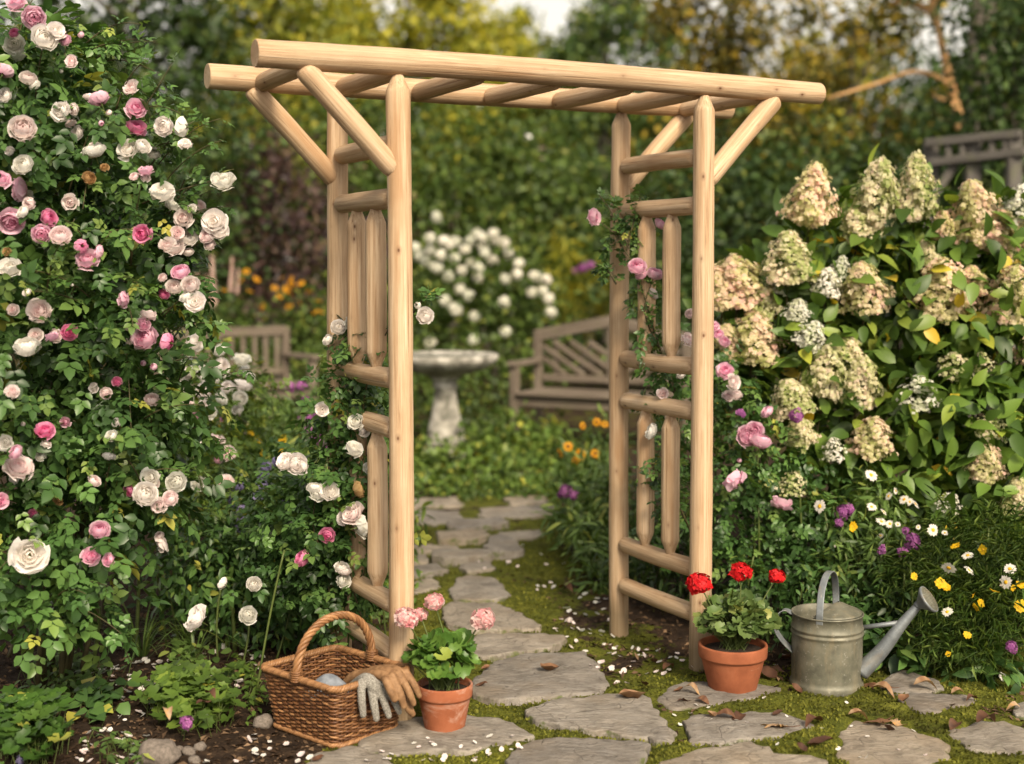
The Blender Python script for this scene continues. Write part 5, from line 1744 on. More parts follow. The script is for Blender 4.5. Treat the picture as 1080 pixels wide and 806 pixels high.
for (u, v, w_, h_, k) in PN:
    x, y = 750 + u / 1.966, 150 + v / 1.966
    front = 5.85 - np.clip((y - 200) / 350, 0, 1) * .50 + (x < 830) * .12
    if y < 260:
        front = 5.85
    sx, sz = px2m(w_ / 1.966, front), px2m(h_ / 1.966, front)
    ax = unit(np.array([RNG2.normal(0, .22), -.42 + RNG2.normal(0, .15), 1.0]))
    bp = P(x, y, front) - ax * sz * .48
    R = align(ax, (.1, .3, 1), RNG2.uniform(0, 6.28))
    me = random.choice(PAN[k])
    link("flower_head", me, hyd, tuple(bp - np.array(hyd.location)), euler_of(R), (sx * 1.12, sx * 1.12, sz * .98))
    if y < 420:
        add_tube(mb, bez(bp, bp + [0, .05, -.15], bp + [RNG2.normal(0, .05), .22, -.42], 7), .0045, 6, 1)
        leaf_clump(mb, HYDLEAF, 9, bp + [0, .03, -.10], .10, (.6, 1.0), RNG, .2, .5, .6, .2)
part("foliage", mb, [M["hyd"], M["cane"]], hyd)
canes(hyd, hyd.location, [P(880, 330, 6.1), P(930, 280, 6.15), P(1000, 300, 6.1), P(1060, 320, 6.1), P(900, 450, 5.95), P(1010, 450, 5.9), P(960, 380, 6.0)], .011, sag=.1)

# ------------------------------------------------------------------ right border under the hydrangea
def scr(lst, s, ox, oy):
    return [(ox + u / s, oy + v / s, ms, d / s, Yb) for u, v, ms, d, Yb in lst]


Z7 = (3.359, 760, 440)
dz = scr([(533, 205, DAISY, 48, 5.15), (351, 316, DAISY, 50, 5.15), (535, 318, DAISY, 38, 5.15), (595, 280, DAISY, 34, 5.2), (650, 292, DAISY, 38, 5.2), (690, 308, DAISY, 40, 5.2), (578, 336, DAISY, 30, 5.2), (570, 370, DAISY, 40, 5.15), (600, 378, DAISY, 34, 5.15), (620, 262, DAISY, 26, 5.2), (566, 420, DAISY, 24, 5.2), (628, 380, DAISY, 22, 5.15), (670, 300, DAISY, 30, 5.2)], *Z7)
border_plant("daisy_plant", "tall white daisies on thin stems in front of the hydrangea", "daisies", 930, 5.3,
             [(900, 560, 5.35, .14, .12), (930, 590, 5.3, .18, .14), (890, 600, 5.3, .16, .14), (960, 570, 5.35, .14, .12), (925, 520, 5.4, .12, .10)], LANCE, 6500, "mid", (.4, .85), dz, None, .2, .6, 12)
d2 = scr([(753, 400, DAISY, 46, 5.0), (876, 490, DAISY, 44, 4.95), (808, 535, DAISY, 54, 4.95), (880, 542, DAISY, 42, 4.9), (1010, 585, DAISY, 50, 4.85), (803, 690, DAISY, 42, 4.8), (794, 410, DAISY, 24, 5.0), (700, 390, DAISY, 20, 5.0),
          (833, 460, MARI, 40, 4.95), (778, 590, MARI, 46, 4.9), (800, 605, MARI, 34, 4.9), (968, 618, MARI, 44, 4.85), (921, 660, MARI, 34, 4.85), (1060, 670, MARI, 50, 4.8), (685, 565, MARI, 30, 5.0), (893, 630, MARI, 26, 4.9), (873, 773, MARI, 32, 4.7), (1035, 605, MARI, 26, 4.9), (466, 388, MARI, 42, 5.1)], *Z7) + \
    [(1037, 580, MARI, 12, 4.9), (1077, 618, MARI, 13, 4.8), (1058, 714, DAISY, 11, 4.75), (1067, 683, MAUVE, 11, 4.75), (1000, 690, MARI, 7, 4.8), (1065, 600, DAISY, 13, 4.85), (1030, 640, MARI, 11, 4.8)]
border_plant("marigold_plant", "feathery clump of yellow and white flowers right of the spout", "flowering plant", 1020, 4.95,
             [(1010, 640, 4.95, .17, .13), (1060, 640, 4.9, .18, .15), (970, 610, 5.05, .16, .13), (1030, 680, 4.85, .16, .08), (1090, 620, 4.95, .2, .18), (1060, 570, 5.1, .16, .14), (985, 670, 4.9, .12, .08), (1000, 570, 5.15, .14, .12)], leaf_low(.0026, .058, .2, .35), 21000, "feather", (.4, 1.2), d2, None, .0, .5, 14, (0, 1), .45)
d3 = scr([(435, 335, MAUVE, 40, 5.2), (455, 325, MAUVE, 34, 5.2), (420, 375, MAUVE, 28, 5.2), (430, 345, MAUVE, 34, 5.2), (572, 472, MAUVE, 28, 5.1), (680, 440, MAUVE, 44, 5.1), (645, 480, MAUVE, 32, 5.1), (655, 403, MAUVE, 22, 5.1), (690, 452, MAUVE, 30, 5.1), (405, 458, ROSES["bbud"], 10, 5.1)], *Z7)
border_plant("phlox_plant", "dark green foliage with a few mauve flowers behind the watering can", "flowering plant", 870, 5.25,
             [(850, 620, 5.25, .17, .14), (890, 640, 5.15, .16, .12), (830, 600, 5.4, .16, .16), (920, 660, 5.1, .14, .10), (870, 560, 5.4, .15, .14), (940, 630, 5.15, .15, .12), (820, 560, 5.5, .14, .14), (850, 670, 5.1, .12, .08)], SMALLLEAF, 8000, "rose", (.5, 1.1), d3, None, .3, .5, 14, (0, .75), .45)
border_plant("border_shrub", "broad leaved dark perennial low behind the can's spout", "perennial", 960, 5.2,
             [(945, 690, 4.98, .12, .07), (985, 700, 4.92, .12, .06), (910, 680, 5.05, .10, .07), (1050, 700, 4.85, .14, .06)], leaf_t(.04, .09, 3, .25, .3), 2600, "rose", (.6, 1.1))
border_plant("fern_plant", "soft dark greenery filling the gap behind the red geranium", "fern", 760, 5.75,
             [(720, 610, 5.75, .14, .10), (760, 620, 5.6, .15, .10), (690, 600, 5.9, .13, .10), (800, 640, 5.45, .13, .09), (660, 590, 6.1, .12, .1)], LANCE, 5200, "dark", (.4, .8))
mb = MB()
sp_ = thing("grass_tuft", "tuft of long thin grass blades leaning out at the right edge of the bed", "grass tuft", G(1050, 712))
for (x, y) in ((1050, 712), (1010, 716), (1075, 705), (985, 705)):
    grassy(mb, G(x, y), 60, .26, .006, .9, 1.0)
part("foliage", mb, [M["grass"]], sp_)
# low growth along the path's right side, behind the arbor
border_plant("border_shrub", "dense green perennial beside the path, left of the right arbor panel", "perennial", 620, 6.8,
             [(625, 560, 6.7, .17, .16), (600, 545, 7.0, .14, .12), (640, 590, 6.4, .15, .13), (650, 530, 7.0, .2, .2), (620, 510, 7.4, .18, .15), (635, 615, 6.15, .10, .07)], LANCE, 6200, "mid", (.5, 1.0), [(597, 518, MAUVE, 11, 7.2), (605, 522, MAUVE, 8, 7.1), (592, 522, MAUVE, 7, 7.1)])
border_plant("marigold_plant", "orange yellow flowers on stalks beside the right bench's front", "flowering plant", 630, 7.8,
             [(625, 490, 7.9, .16, .16), (640, 470, 8.0, .14, .16), (605, 500, 8.0, .14, .10)], LANCE, 5200, "mid", (.5, .9),
             [(590, 478, RUD, 11, 7.7), (599, 471, RUD, 11, 7.7), (612, 480, RUD, 13, 7.7), (607, 486, RUD, 9, 7.7), (628, 478, RUD, 11, 7.7), (638, 447, RUD, 9, 7.8), (615, 449, RUD, 9, 7.8), (629, 445, RUD, 9, 7.8)])

# ------------------------------------------------------------------ around the bird bath and benches
border_plant("ground_cover_plant", "low yellowish green ground cover around the foot of the bird bath", "ground plant", 500, 9.6,
             [(450, 500, 9.5, .35, .14), (500, 500, 9.4, .4, .15), (550, 500, 9.4, .38, .14), (580, 480, 10.2, .4, .14), (520, 480, 10.2, .4, .2), (450, 480, 10.3, .35, .14), (560, 460, 11.0, .4, .2), (410, 490, 9.8, .4, .2)], MIDL, 1500, "cover", (.5, 1.1))
border_plant("ground_cover_plant", "thin low greenery where the path runs out below the bird bath", "ground plant", 515, 8.9,
             [(450, 515, 8.9, .25, .06), (500, 516, 8.85, .3, .06), (550, 514, 8.9, .3, .07), (590, 512, 8.8, .2, .08)], SMALLLEAF, 5200, "cover", (.7, 1.4))
border_plant("ground_cover_plant", "taller leafy ground cover between the bird bath and the right bench", "ground plant", 540, 10.8,
             [(530, 455, 10.9, .3, .16), (510, 445, 11.2, .3, .2), (560, 470, 10.6, .3, .12)], MIDL, 1500, "bright", (.5, 1.0))
border_plant("border_shrub", "rounded green shrub behind the bird bath column", "shrub", 470, 11.8,
             [(440, 420, 11.9, .45, .5), (500, 430, 12.0, .4, .4), (400, 430, 11.6, .4, .4)], MIDL, 1300, "bright", (.5, 1.0))
border_plant("border_shrub", "leafy plants growing up in front of the left bench seat", "perennial", 300, 9.0,
             [(300, 470, 9.0, .5, .25), (240, 470, 8.6, .5, .3), (370, 480, 9.2, .45, .3), (180, 470, 8.5, .4, .35)], LANCE, 1300, "mid", (.9, 1.6), jit(14, 280, 455, 70, 18, MAUVE, 8, 8.6) + jit(8, 290, 460, 60, 20, MARI, 8, 8.6))
rl = [(255, 315), (297, 345), (270, 390), (235, 350), (170, 385), (315, 455), (365, 378), (385, 410), (390, 340), (425, 345), (428, 365), (410, 385), (430, 400), (467, 360), (500, 392), (535, 428), (520, 470), (545, 470), (465, 435), (420, 450), (395, 395), (440, 375)]
border_plant("coneflower_plant", "bed of golden yellow coneflowers behind the left bench", "coneflowers", 290, 13.6,
             [(240, 350, 13.8, .35, .45), (290, 355, 13.8, .4, .45), (330, 350, 13.8, .35, .4), (270, 390, 13.5, .5, .4), (340, 390, 13.6, .4, .4)], MIDL, 1500, "bright", (.5, .95),
             [(190 + u / 3.662, 200 + v / 3.662, RUD, 8.5, 13.25) for u, v in rl])
spk = MB()
SPIKE = []
for sd_ in range(2):
    mbs = MB()
    rg = np.random.default_rng(70 + sd_)
    n = 150
    t = rg.random(n)
    a = rg.uniform(0, 6.28, n)
    d = np.stack([np.cos(a), np.sin(a), np.full(n, .3)], -1)
    scatter(mbs, floret_t(.07), np.stack([.075 * (1.1 - t) * np.cos(a), .075 * (1.1 - t) * np.sin(a), t], -1), unit(np.cross(d, rdir(n, rg))), d, rg.uniform(.7, 1.2, n), rg.random(n))
    add_tube(mbs, [(0, 0, -1.0), (0, 0, .95)], [.02, .006], 5, 1)
    SPIKE.append(mbs.mesh("flower_spike", [M["pspike"], M["stem"]]))
fx, fxb = border_plant("foxglove_plant", "pale pink flower spikes standing left of the golden coneflowers", "foxgloves", 225, 13.2,
                       [(210, 360, 13.4, .3, .4), (235, 365, 13.4, .3, .35), (190, 380, 13.2, .3, .4)], MIDL, 1300, "bright", (.5, .9))
for (u, v, hpx) in ((72, 320, 34), (130, 260, 50), (195, 262, 36), (220, 305, 26), (45, 440, 26), (100, 330, 26)):
    x, y = 190 + u / 3.662, 200 + v / 3.662
    p = P(x, y + hpx, 13.1)
    link("flower_spike", random.choice(SPIKE), fx, tuple(p - np.array(fx.location)), (RNG.normal(0, .05), RNG.normal(0, .05), RNG.uniform(0, 6)), (px2m(hpx, 13.1) * .8, px2m(hpx, 13.1) * .8, px2m(hpx, 13.1)))
wl = [(270, 130), (240, 230), (170, 275), (190, 315), (220, 340), (240, 290), (265, 365), (290, 310), (300, 245), (325, 260), (360, 245), (325, 410), (355, 325), (405, 285), (430, 245), (460, 210), (485, 225), (540, 210), (590, 250), (610, 300), (490, 270), (500, 300), (535, 335), (435, 345), (390, 380), (470, 370), (465, 415), (595, 420), (660, 350), (380, 470), (420, 500), (310, 525), (360, 568), (590, 530), (240, 722), (450, 600), (597, 672), (445, 710), (720, 485), (750, 415), (790, 425), (770, 480), (800, 515), (650, 400), (310, 245), (275, 370), (730, 410), (810, 580), (550, 240)]
border_plant("snowball_bush", "round bush covered in white snowball flower heads behind the bird bath", "snowball bush", 515, 14.0,
             [(470, 300, 14.2, .5, .5), (520, 290, 14.2, .55, .6), (560, 320, 14.2, .45, .5), (500, 360, 14.1, .6, .5), (560, 370, 14.1, .45, .45), (445, 340, 14.2, .4, .5)], MIDL, 1250, "bright", (.55, 1.1),
             [(400 + u / 4.479, 200 + v / 4.479, WBALL, 9.5 + (u * 7 + v * 3) % 5 * .6, 13.55) for u, v in wl])
border_plant("grass_clump", "upright straw yellow grass clump behind the right bench", "ornamental grass", 590, 14.8,
             [(592, 300, 15, .18, .5), (594, 270, 15, .12, .4), (620, 310, 15, .25, .35), (650, 310, 15, .3, .3)], leaf_low(.02, .25), 1600, "gold", (.6, 1.0), [(615, 283, MAUVE, 9, 14.6), (622, 280, MAUVE, 8, 14.6), (608, 286, MAUVE, 7, 14.6)])


# ------------------------------------------------------------------ shrubs and trees beyond
def shrub(name, label, cat, clumps, Y, tmpl, per, mat, scale, group=None, bx=None):
    """clumps (px, py, r in metres, dY); trunks from the ground"""
    cx_ = np.mean([P(c[0], c[1], Y)[0] for c in clumps]) if bx is None else P(bx, 300, Y)[0]
    root = thing(name, label, cat, (cx_, Y, 0), group)
    mb = MB()
    for (x, y, r, dy) in clumps:
        c = P(x, y, Y + dy)
        leaf_clump(mb, tmpl, int(per * r * r), c, (r, r * .9, r * .92), scale, RNG, .25, .6, .55, .4)
        k = int(per * r * r * .12)
        leaf_clump(mb, tmpl, k, c, (r * 1.22, r, r * 1.2), scale, RNG, .1, .25, .5, .5)
    part("foliage", mb, [M[mat]], root)
    for q in range(3):
        x, y, r, dy = clumps[q % len(clumps)]
        e = P(x, y, Y + dy)
        mb = MB()
        b0 = np.array([cx_ + RNG.normal(0, .15), Y + RNG.normal(0, .1), -.05])
        add_tube(mb, bez(b0, (b0 + e) / 2 + [0, 0, .2], e, 8), np.linspace(.05, .02, 8), 7)
        part("stem", mb, M["bark"], root)
    return root


shrub("smoke_bush", "dusky purple leaved bush behind the golden coneflowers", "shrub", [(250, 230, .75, 0), (300, 210, .8, 0), (335, 250, .6, 0), (230, 290, .6, -.3), (290, 290, .7, -.3), (275, 170, .5, .2), (330, 310, .5, -.2), (395, 260, .5, .5)], 16, MIDL, 1500, "purple", (.7, 1.2))
shrub("shrub", "big rounded green bush rising behind the white snowball bush", "shrub", [(470, 220, .9, 0), (540, 200, 1.0, 0), (590, 220, .8, 0), (500, 160, .75, .3), (560, 160, .7, .3), (450, 270, .8, 0), (590, 280, .8, -.2), (420, 210, .7, .4), (520, 270, .9, 0)], 17.5, MIDL, 1500, "bright", (.8, 1.5))
shrub("shrub", "dark evergreen bush filling the gap left of the right arbor posts", "shrub", [(620, 230, .8, 0), (660, 250, .9, 0), (630, 290, .8, 0), (690, 280, .9, 0), (610, 180, .6, .5)], 19, MIDL, 1300, "dark", (.9, 1.6))
shrub("shrub", "dense dark bush seen through the right arbor panel, behind the pink roses", "shrub", [(720, 250, .8, 0), (770, 240, .8, 0), (820, 250, .8, 0), (740, 310, .8, -.5), (800, 310, .8, -.5), (690, 320, .7, -.5), (760, 190, .7, .3), (830, 190, .7, .3)], 14.5, MIDL, 1500, "dark", (.8, 1.4))
shrub("shrub", "deep green bush rising behind the hydrangea below the weathered rail", "shrub", [(880, 210, .7, 0), (930, 230, .8, 0), (990, 210, .7, 0), (1050, 210, .8, 0), (1100, 180, .8, 0), (900, 290, .8, -.3), (1000, 290, .9, -.3)], 13.5, MIDL, 1500, "dark", (.8, 1.4))
shrub("shrub", "dark green bush behind the top of the big left rose", "shrub", [(120, 230, .9, 0), (180, 190, .9, 0), (60, 200, .9, 0), (140, 130, .8, 0), (200, 260, .8, 0), (220, 140, .6, .3), (20, 120, .9, 0)], 15, MIDL, 1400, "dark", (.8, 1.5))
shrub("shrub", "pale green bush between the purple bush and the big rounded one", "shrub", [(400, 150, .8, 0), (380, 200, .8, 0), (430, 120, .7, .2), (360, 130, .7, .3)], 19.5, MIDL, 1100, "bright", (.9, 1.6))
shrub("shrub", "low green bush under the golden tree behind the left posts", "shrub", [(420, 320, .6, 0), (390, 340, .7, 0), (440, 380, .6, -.5), (370, 390, .6, -.5)], 15.2, MIDL, 1300, "bright", (.7, 1.3))
shrub("shrub", "ivy covered dark bush at the right edge reaching up to the grey trunk", "shrub", [(1070, 60, .7, 0), (1095, 130, .8, 0), (1060, 110, .5, 0), (1080, 10, .7, 0), (1120, 210, .8, 0), (1050, 170, .5, -.2)], 12.8, MIDL, 1500, "dark", (.8, 1.3))


def tree(label, px, Y, trunk_r, crown, tmpl, per, mat, scale, lean=0.0, flat=1.0, bark="bark", name="tree", cat="tree", top=None, lump=.45):
    """crown: (px, py, r metres, dY)"""
    b0 = np.array([P(px, 300, Y)[0], Y, -.1])
    root = thing(name, label, cat, (b0[0], Y, 0), "trees beyond the garden")
    ys = min(c[1] for c in crown)
    tp = P(px + lean, ys if top is None else top, Y)
    mb = MB()
    pts = bez(b0, (b0 + tp) / 2 + [RNG.normal(0, .15), 0, 0], tp, 14)
    add_tube(mb, pts, np.linspace(trunk_r, trunk_r * .25, 14), 10)
    part("trunk", mb, M[bark], root)
    mb = MB()
    for (x, y, r, dy) in crown:
        c = P(x, y, Y + dy)
        for _ in range(5):
            o_ = c + rdir(1)[0] * r * RNG.uniform(.2, .75) * np.array([1, 1, flat])
            rr = r * RNG.uniform(.35, .62)
            leaf_clump(mb, tmpl, int(per * rr * rr), o_, (rr, rr, rr * flat), scale, RNG, .2, .75, .5, lump)
        k = np.argmin(np.abs(pts[:, 2] - (c[2] - r * .8)))
        add_tube(mb, bez(pts[k], (pts[k] + c) / 2 + [0, 0, .15], c, 6), np.linspace(trunk_r * .4, .02, 6), 5, 1)
    part("crown", mb, [M[mat], M[bark]], root)
    return root


tree("dark green broadleaf tree standing behind the big left rose", 130, 22, .16, [(80, 60, 1.3, 0), (150, 20, 1.3, 0), (200, 90, 1.2, 0), (120, 130, 1.2, 0), (60, -30, 1.3, 0), (230, 30, 1.0, .5), (200, -40, 1.2, 0), (20, 40, 1.2, 0)], BIGL, 420, "dark", (.7, 1.3))
tree("mid green tree between the left rose and the left arbor braces", 285, 25, .15, [(260, 70, 1.2, 0), (310, 40, 1.2, 0), (290, 120, 1.2, 0), (350, 90, 1.1, 0), (240, 10, 1.2, 0), (330, 150, 1.0, 0), (300, -30, 1.2, 0)], BIGL, 420, "lime", (.8, 1.4))
tree("tree with golden sunlight painted into its leaves, above the left end of the arbor's beams", 430, 31, .18, [(400, 30, 1.5, 0), (450, 10, 1.4, 0), (490, 40, 1.3, 0), (360, 0, 1.4, 0), (440, 60, 1.2, 0), (540, 60, 1.0, .5), (480, -20, 1.2, 0)], BIGL, 330, "gold", (.9, 1.5))
tree("tree with a golden glow painted into its leaves, beside the right beam ends", 870, 30, .12, [(850, 60, 1.1, 0), (890, 90, 1.1, 0), (830, 110, 1.0, 0), (910, 50, 1.0, 0), (870, 140, 1.1, 0)], BIGL, 300, "gold", (.7, 1.1))
tree("smaller tree with golden light painted into its leaves, in the gap under the arbor's beams", 475, 24, .10, [(460, 130, .8, 0), (500, 150, .8, 0), (490, 110, .6, 0), (440, 155, .6, 0)], BIGL, 420, "gold", (.7, 1.2))
tree("tall pine with sparse layered branches left of the sky gap", 545, 36, .22, [(550, 50, 1.2, 0), (540, 90, 1.5, 0), (570, 110, 1.5, 0), (545, 25, .8, 0), (520, 130, 1.5, 0)], BIGL, 330, "lime", (.8, 1.4), flat=.5)
tree("dark pine behind the middle of the arbor's beams", 640, 34, .24, [(640, 30, 1.3, 0), (620, 70, 1.4, 0), (670, 60, 1.4, 0), (650, 110, 1.5, 0), (600, 120, 1.4, 0), (690, 20, 1.2, .5), (660, -10, 1.0, 0), (700, 110, 1.4, 0)], BIGL, 360, "pine", (.8, 1.5), flat=.6)
tree("slender pine just right of the sky gap", 600, 40, .18, [(605, 55, 1.2, 0), (590, 95, 1.4, 0), (615, 20, .7, 0), (610, 130, 1.5, 0)], BIGL, 330, "lime", (.8, 1.4), flat=.55)
tree("brownish green tree with sunlit flecks painted orange behind the right beam ends", 770, 26, .15, [(740, 60, 1.2, 0), (790, 30, 1.2, 0), (830, 80, 1.2, 0), (760, 120, 1.2, 0), (720, -10, 1.2, 0), (810, 140, 1.2, 0), (790, -30, 1.1, 0), (700, 160, 1.1, 0)], BIGL, 380, "olive", (.7, 1.3))
tree("olive tree with sun gilding painted on its leaves above the hydrangea", 900, 23, .13, [(880, 80, 1.0, 0), (930, 50, 1.0, 0), (900, 130, 1.0, 0), (960, 110, 1.0, 0), (870, 20, .9, 0), (850, 150, 1.0, 0), (930, 170, 1.0, 0), (960, 20, .7, 0)], BIGL, 360, "olive", (.7, 1.2))
tree("dark green tree behind the grey trunk at the right edge", 1060, 20, .16, [(1040, 40, .9, 0), (1080, 0, 1.0, 0), (1020, 110, .9, 0), (1090, 90, 1.0, 0), (1050, -30, .9, 0), (1000, 170, .8, 0), (1060, 150, 1.0, 0)], BIGL, 420, "dark", (.7, 1.2))
lt_ = tree("leaning tree with a trunk painted sunlit orange brown behind the hydrangea", 1092, 15.5, .115, [(960, -50, .6, 0), (1010, -40, .6, 0), (935, 5, .35, .6)], BIGL, 260, "olive", (.6, 1.1), lean=-114, bark="warmbark", top=-20)
for lp_ in ([(1004, 92, 15.5), (985, 80, 15.4), (960, 76, 15.4), (925, 88, 15.3), (872, 104, 15.2)], [(1016, 130, 15.5), (1006, 112, 15.4), (984, 100, 15.4)]):
    mb = MB()
    add_tube(mb, spline([P(*q) for q in lp_], 14), np.linspace(.036, .012, 14), 7)
    part("limb", mb, M["warmbark"], lt_)
far = [("far green tree at the left end of the wood", 30, 42, "lime", 60), ("far yellow green tree behind the dark left trees", 240, 44, "gold", 70), ("far tree under the beam, left of the pale lamp", 420, 46, "lime", 110), ("far dark tree right behind the pale lamp", 560, 48, "pine", 120),
       ("far dark tree in the middle of the wood", 640, 46, "bright", 110), ("far olive tree seen between the right posts", 720, 44, "lime", 90), ("far brown green tree right of the right posts", 820, 42, "olive", 90), ("far green tree behind the gilded olive tree", 930, 42, "dark", 80), ("far tree at the right end of the wood", 1060, 40, "dark", 40), ("far tree painted with golden light beside the sky gap", 490, 46, "gold", 60), ("far green tree behind the tall left arbor brace", 330, 43, "lime", 40)]
for lab, x, Yt, mat, yt in far:
    tree(lab, x, Yt, .2, [(x, yt, 1.7, 0), (x - 40, yt + 50, 1.9, 0), (x + 45, yt + 45, 1.9, 0), (x - 15, yt + 90, 2.1, 0), (x + 20, yt + 140, 2.1, 0), (x - 50, yt + 130, 2.0, 0), (x + 60, yt + 120, 2.0, 0)], BIGL, 200, mat, (1.1, 2.0))
hedge = [("far green bush filling the gap behind the purple bush and left brace", 310, 27, "bright"), ("far dark bush beyond the left tree trunks", 180, 28, "dark"), ("far bush in the middle beyond the green mass", 480, 29, "bright"), ("far shrub closing the garden at the left", -20, 22, "dark"), ("far shrub behind the purple bush", 230, 24, "dark"), ("far shrub in shade behind the pale bush", 400, 26, "bright"), ("far shrub in shade below the pines", 560, 27, "dark"), ("far shrub beyond the right arbor posts", 680, 25, "dark"), ("far olive shrub beyond the right beam ends", 790, 24, "olive"), ("far shrub behind the hydrangea and rail", 920, 22, "dark"), ("far shrub at the right end of the garden", 1060, 20, "dark"), ("far shrub behind the left dark tree", 110, 23, "bright")]
for lab, x, Yt, mat in hedge:
    shrub("shrub", lab, "shrub", [(x - 50, 230, 1.2, 0), (x + 10, 210, 1.3, 0), (x + 60, 235, 1.2, 0), (x - 30, 290, 1.3, 0), (x + 40, 290, 1.3, 0), (x, 330, 1.2, 0)], Yt, BIGL, 420, mat, (.6, 1.1), None)

# grey trunk, lamp, old rail
gt = P(1032, 300, 14.5)
root = thing("tree", "thick grey tree trunk standing at the top right corner", "tree", (gt[0], 14.5, 0))
mb = MB()
pts = [P(1036, 420, 14.5), P(1035, 250, 14.5), P(1033, 100, 14.5), P(1040, -60, 14.5)]
pts[0][2] = -.1
add_tube(mb, spline(pts, 20), np.linspace(.19, .13, 20), 12)
part("trunk", mb, M["bark"], root)
mb = MB()
for (x, y, r) in ((1040, -60, .9), (1085, -40, .8), (1000, -80, .8)):
    leaf_clump(mb, BIGL, int(420 * r * r), P(x, y, 14.7), r, (.5, .9), RNG, .2, .7, .5, .4)
part("crown", mb, M["dark"], root)
lp = P(570, 300, 21)
root = thing("garden_lamp", "slim grey garden post with a small white globe beside it, far behind the arbor", "lamp", (lp[0], 21, 0))
mb = MB()
add_tube(mb, [(lp[0], 21, -.05), P(570, 136, 21)], .075, 10)
part("lamp_post", mb, M["old"], root)
mb = MB()
add_tube(mb, [P(570, 144, 21), P(563, 140, 21), P(559, 142, 21)], .02, 6)
part("bracket", mb, M["old"], root)
mb = MB()
gc = P(558.5, 146, 21)
add_lathe(mb, [(.085 * sin(a_) + .0005, -.085 * cos(a_)) for a_ in np.linspace(0, pi, 12)], gc, 20)
part("globe", mb, M["globe"], root)
Yr = 12.0
pa, pb_ = P(984, 160, Yr), P(1085, 150, Yr - .5)
root = thing("timber_rail", "grey weathered timber rail structure above the hydrangea, upper right", "wooden rail", ((pa[0] + pb_[0]) / 2, Yr, 0))


def beamx(name, a, b, s):
    a, b = np.asarray(a, float), np.asarray(b, float)
    mb = MB()
    add_box(mb, (a + b) / 2, (s[0], s[1], np.linalg.norm(b - a)), align(b - a, (0, 1, 0)), 0, .012)
    part(name, mb, M["oldest"], root, False)


beamx("top_rail", P(976, 151, Yr), P(1078, 141, Yr - .5), (.07, .07))
beamx("lower_rail", P(980, 172, Yr), P(1082, 160, Yr - .5), (.07, .09))
for x, y, yy in ((985, 148, Yr), (1030, 144, Yr - .25), (1074, 140, Yr - .5)):
    tp = P(x, y, yy)
    beamx("post", (tp[0], tp[1] + .09, -.05), tp + [0, .09, 0], (.12, .10))
beamx("brace", P(985, 205, Yr - .05), P(1008, 172, Yr - .08), (.07, .07))
for x in (1000, 1015, 1046, 1060):
    f = (x - 976) / 102
    beamx("spindle", P(x, 172 - 12 * f, Yr - .5 * f + .01), P(x, 152 - 10 * f, Yr - .5 * f + .01), (.05, .05))
yb2 = 16.0
bt = P(760, 300, yb2)

# ------------------------------------------------------------------ leaves, petals, stones and moss on the ground
def maple_mesh(seed, mat):
    rg = np.random.default_rng(seed)
    out = []
    for k in range(5):
        a = radians(-120 + 60 * k + 90) if k != 2 else radians(90)
        a = radians([-25, 35, 90, 145, 205][k])
        L = [.32, .48, .55, .48, .32][k]
        out += [(a - .26, L * .58), (a - .12, L * .74), (a, L), (a + .12, L * .74), (a + .26, L * .58), (a + .38, .17)]
    out.append((radians(270), .10))
    V = [(0, 0, 0)]
    for a, r_ in out:
        V.append((r_ * cos(a), r_ * sin(a), 0))
    V = np.array(V)
    for a, r_ in out:
        pass
    mid = V[1:] * .55
    V = np.concatenate([V[:1], mid, V[1:]])
    V[:, 2] = .35 * (V[:, 0] ** 2) * rg.uniform(.3, 1.8) + .05 * np.sin(V[:, 0] * 9 + seed) + .3 * np.abs(V[:, 1]) * rg.uniform(-.2, .5) + rg.normal(0, .014, len(V))
    V[:, 2] -= V[:, 2].min()
    n = len(out)
    T = [(0, 1 + k, 1 + (k + 1) % n) for k in range(n)]
    Q = [(1 + k, 1 + n + k, 1 + n + (k + 1) % n, 1 + (k + 1) % n) for k in range(n)]
    mb = MB()
    mb.add(V, Q, T, 0, np.clip(rg.uniform(.3, .9) + rg.normal(0, .12, len(V)), 0, 1))
    add_tube(mb, [(0, -.08, .05), (.02, -.3, .04), (.05, -.5, .07)], .012, 5, 0, .2)
    return mb.mesh("fallen_leaf", mat)


def ovate_mesh(seed, mat):
    rg = np.random.default_rng(seed)
    v, q, t = leaf_t(.55, 1.0, 5, rg.uniform(.2, .9), rg.uniform(-.3, .3), rg.uniform(.35, .5))
    v = v - [0, .5, 0]
    v[:, 2] += .12 * np.sin(v[:, 1] * 5 + seed) + rg.normal(0, .02, len(v))
    v[:, 2] -= v[:, 2].min()
    mb = MB().add(v, q, t, 0, np.clip(rg.uniform(.05, .85) + rg.normal(0, .1, len(v)), 0, 1))
    return mb.mesh("fallen_leaf", mat)


def top_z(x, y):
    p = np.array([[x, y]])
    for pl in stone_polys:
        if inside(pl, p)[0]:
            return .013
    return float(ground_h(p)[0]) + .006


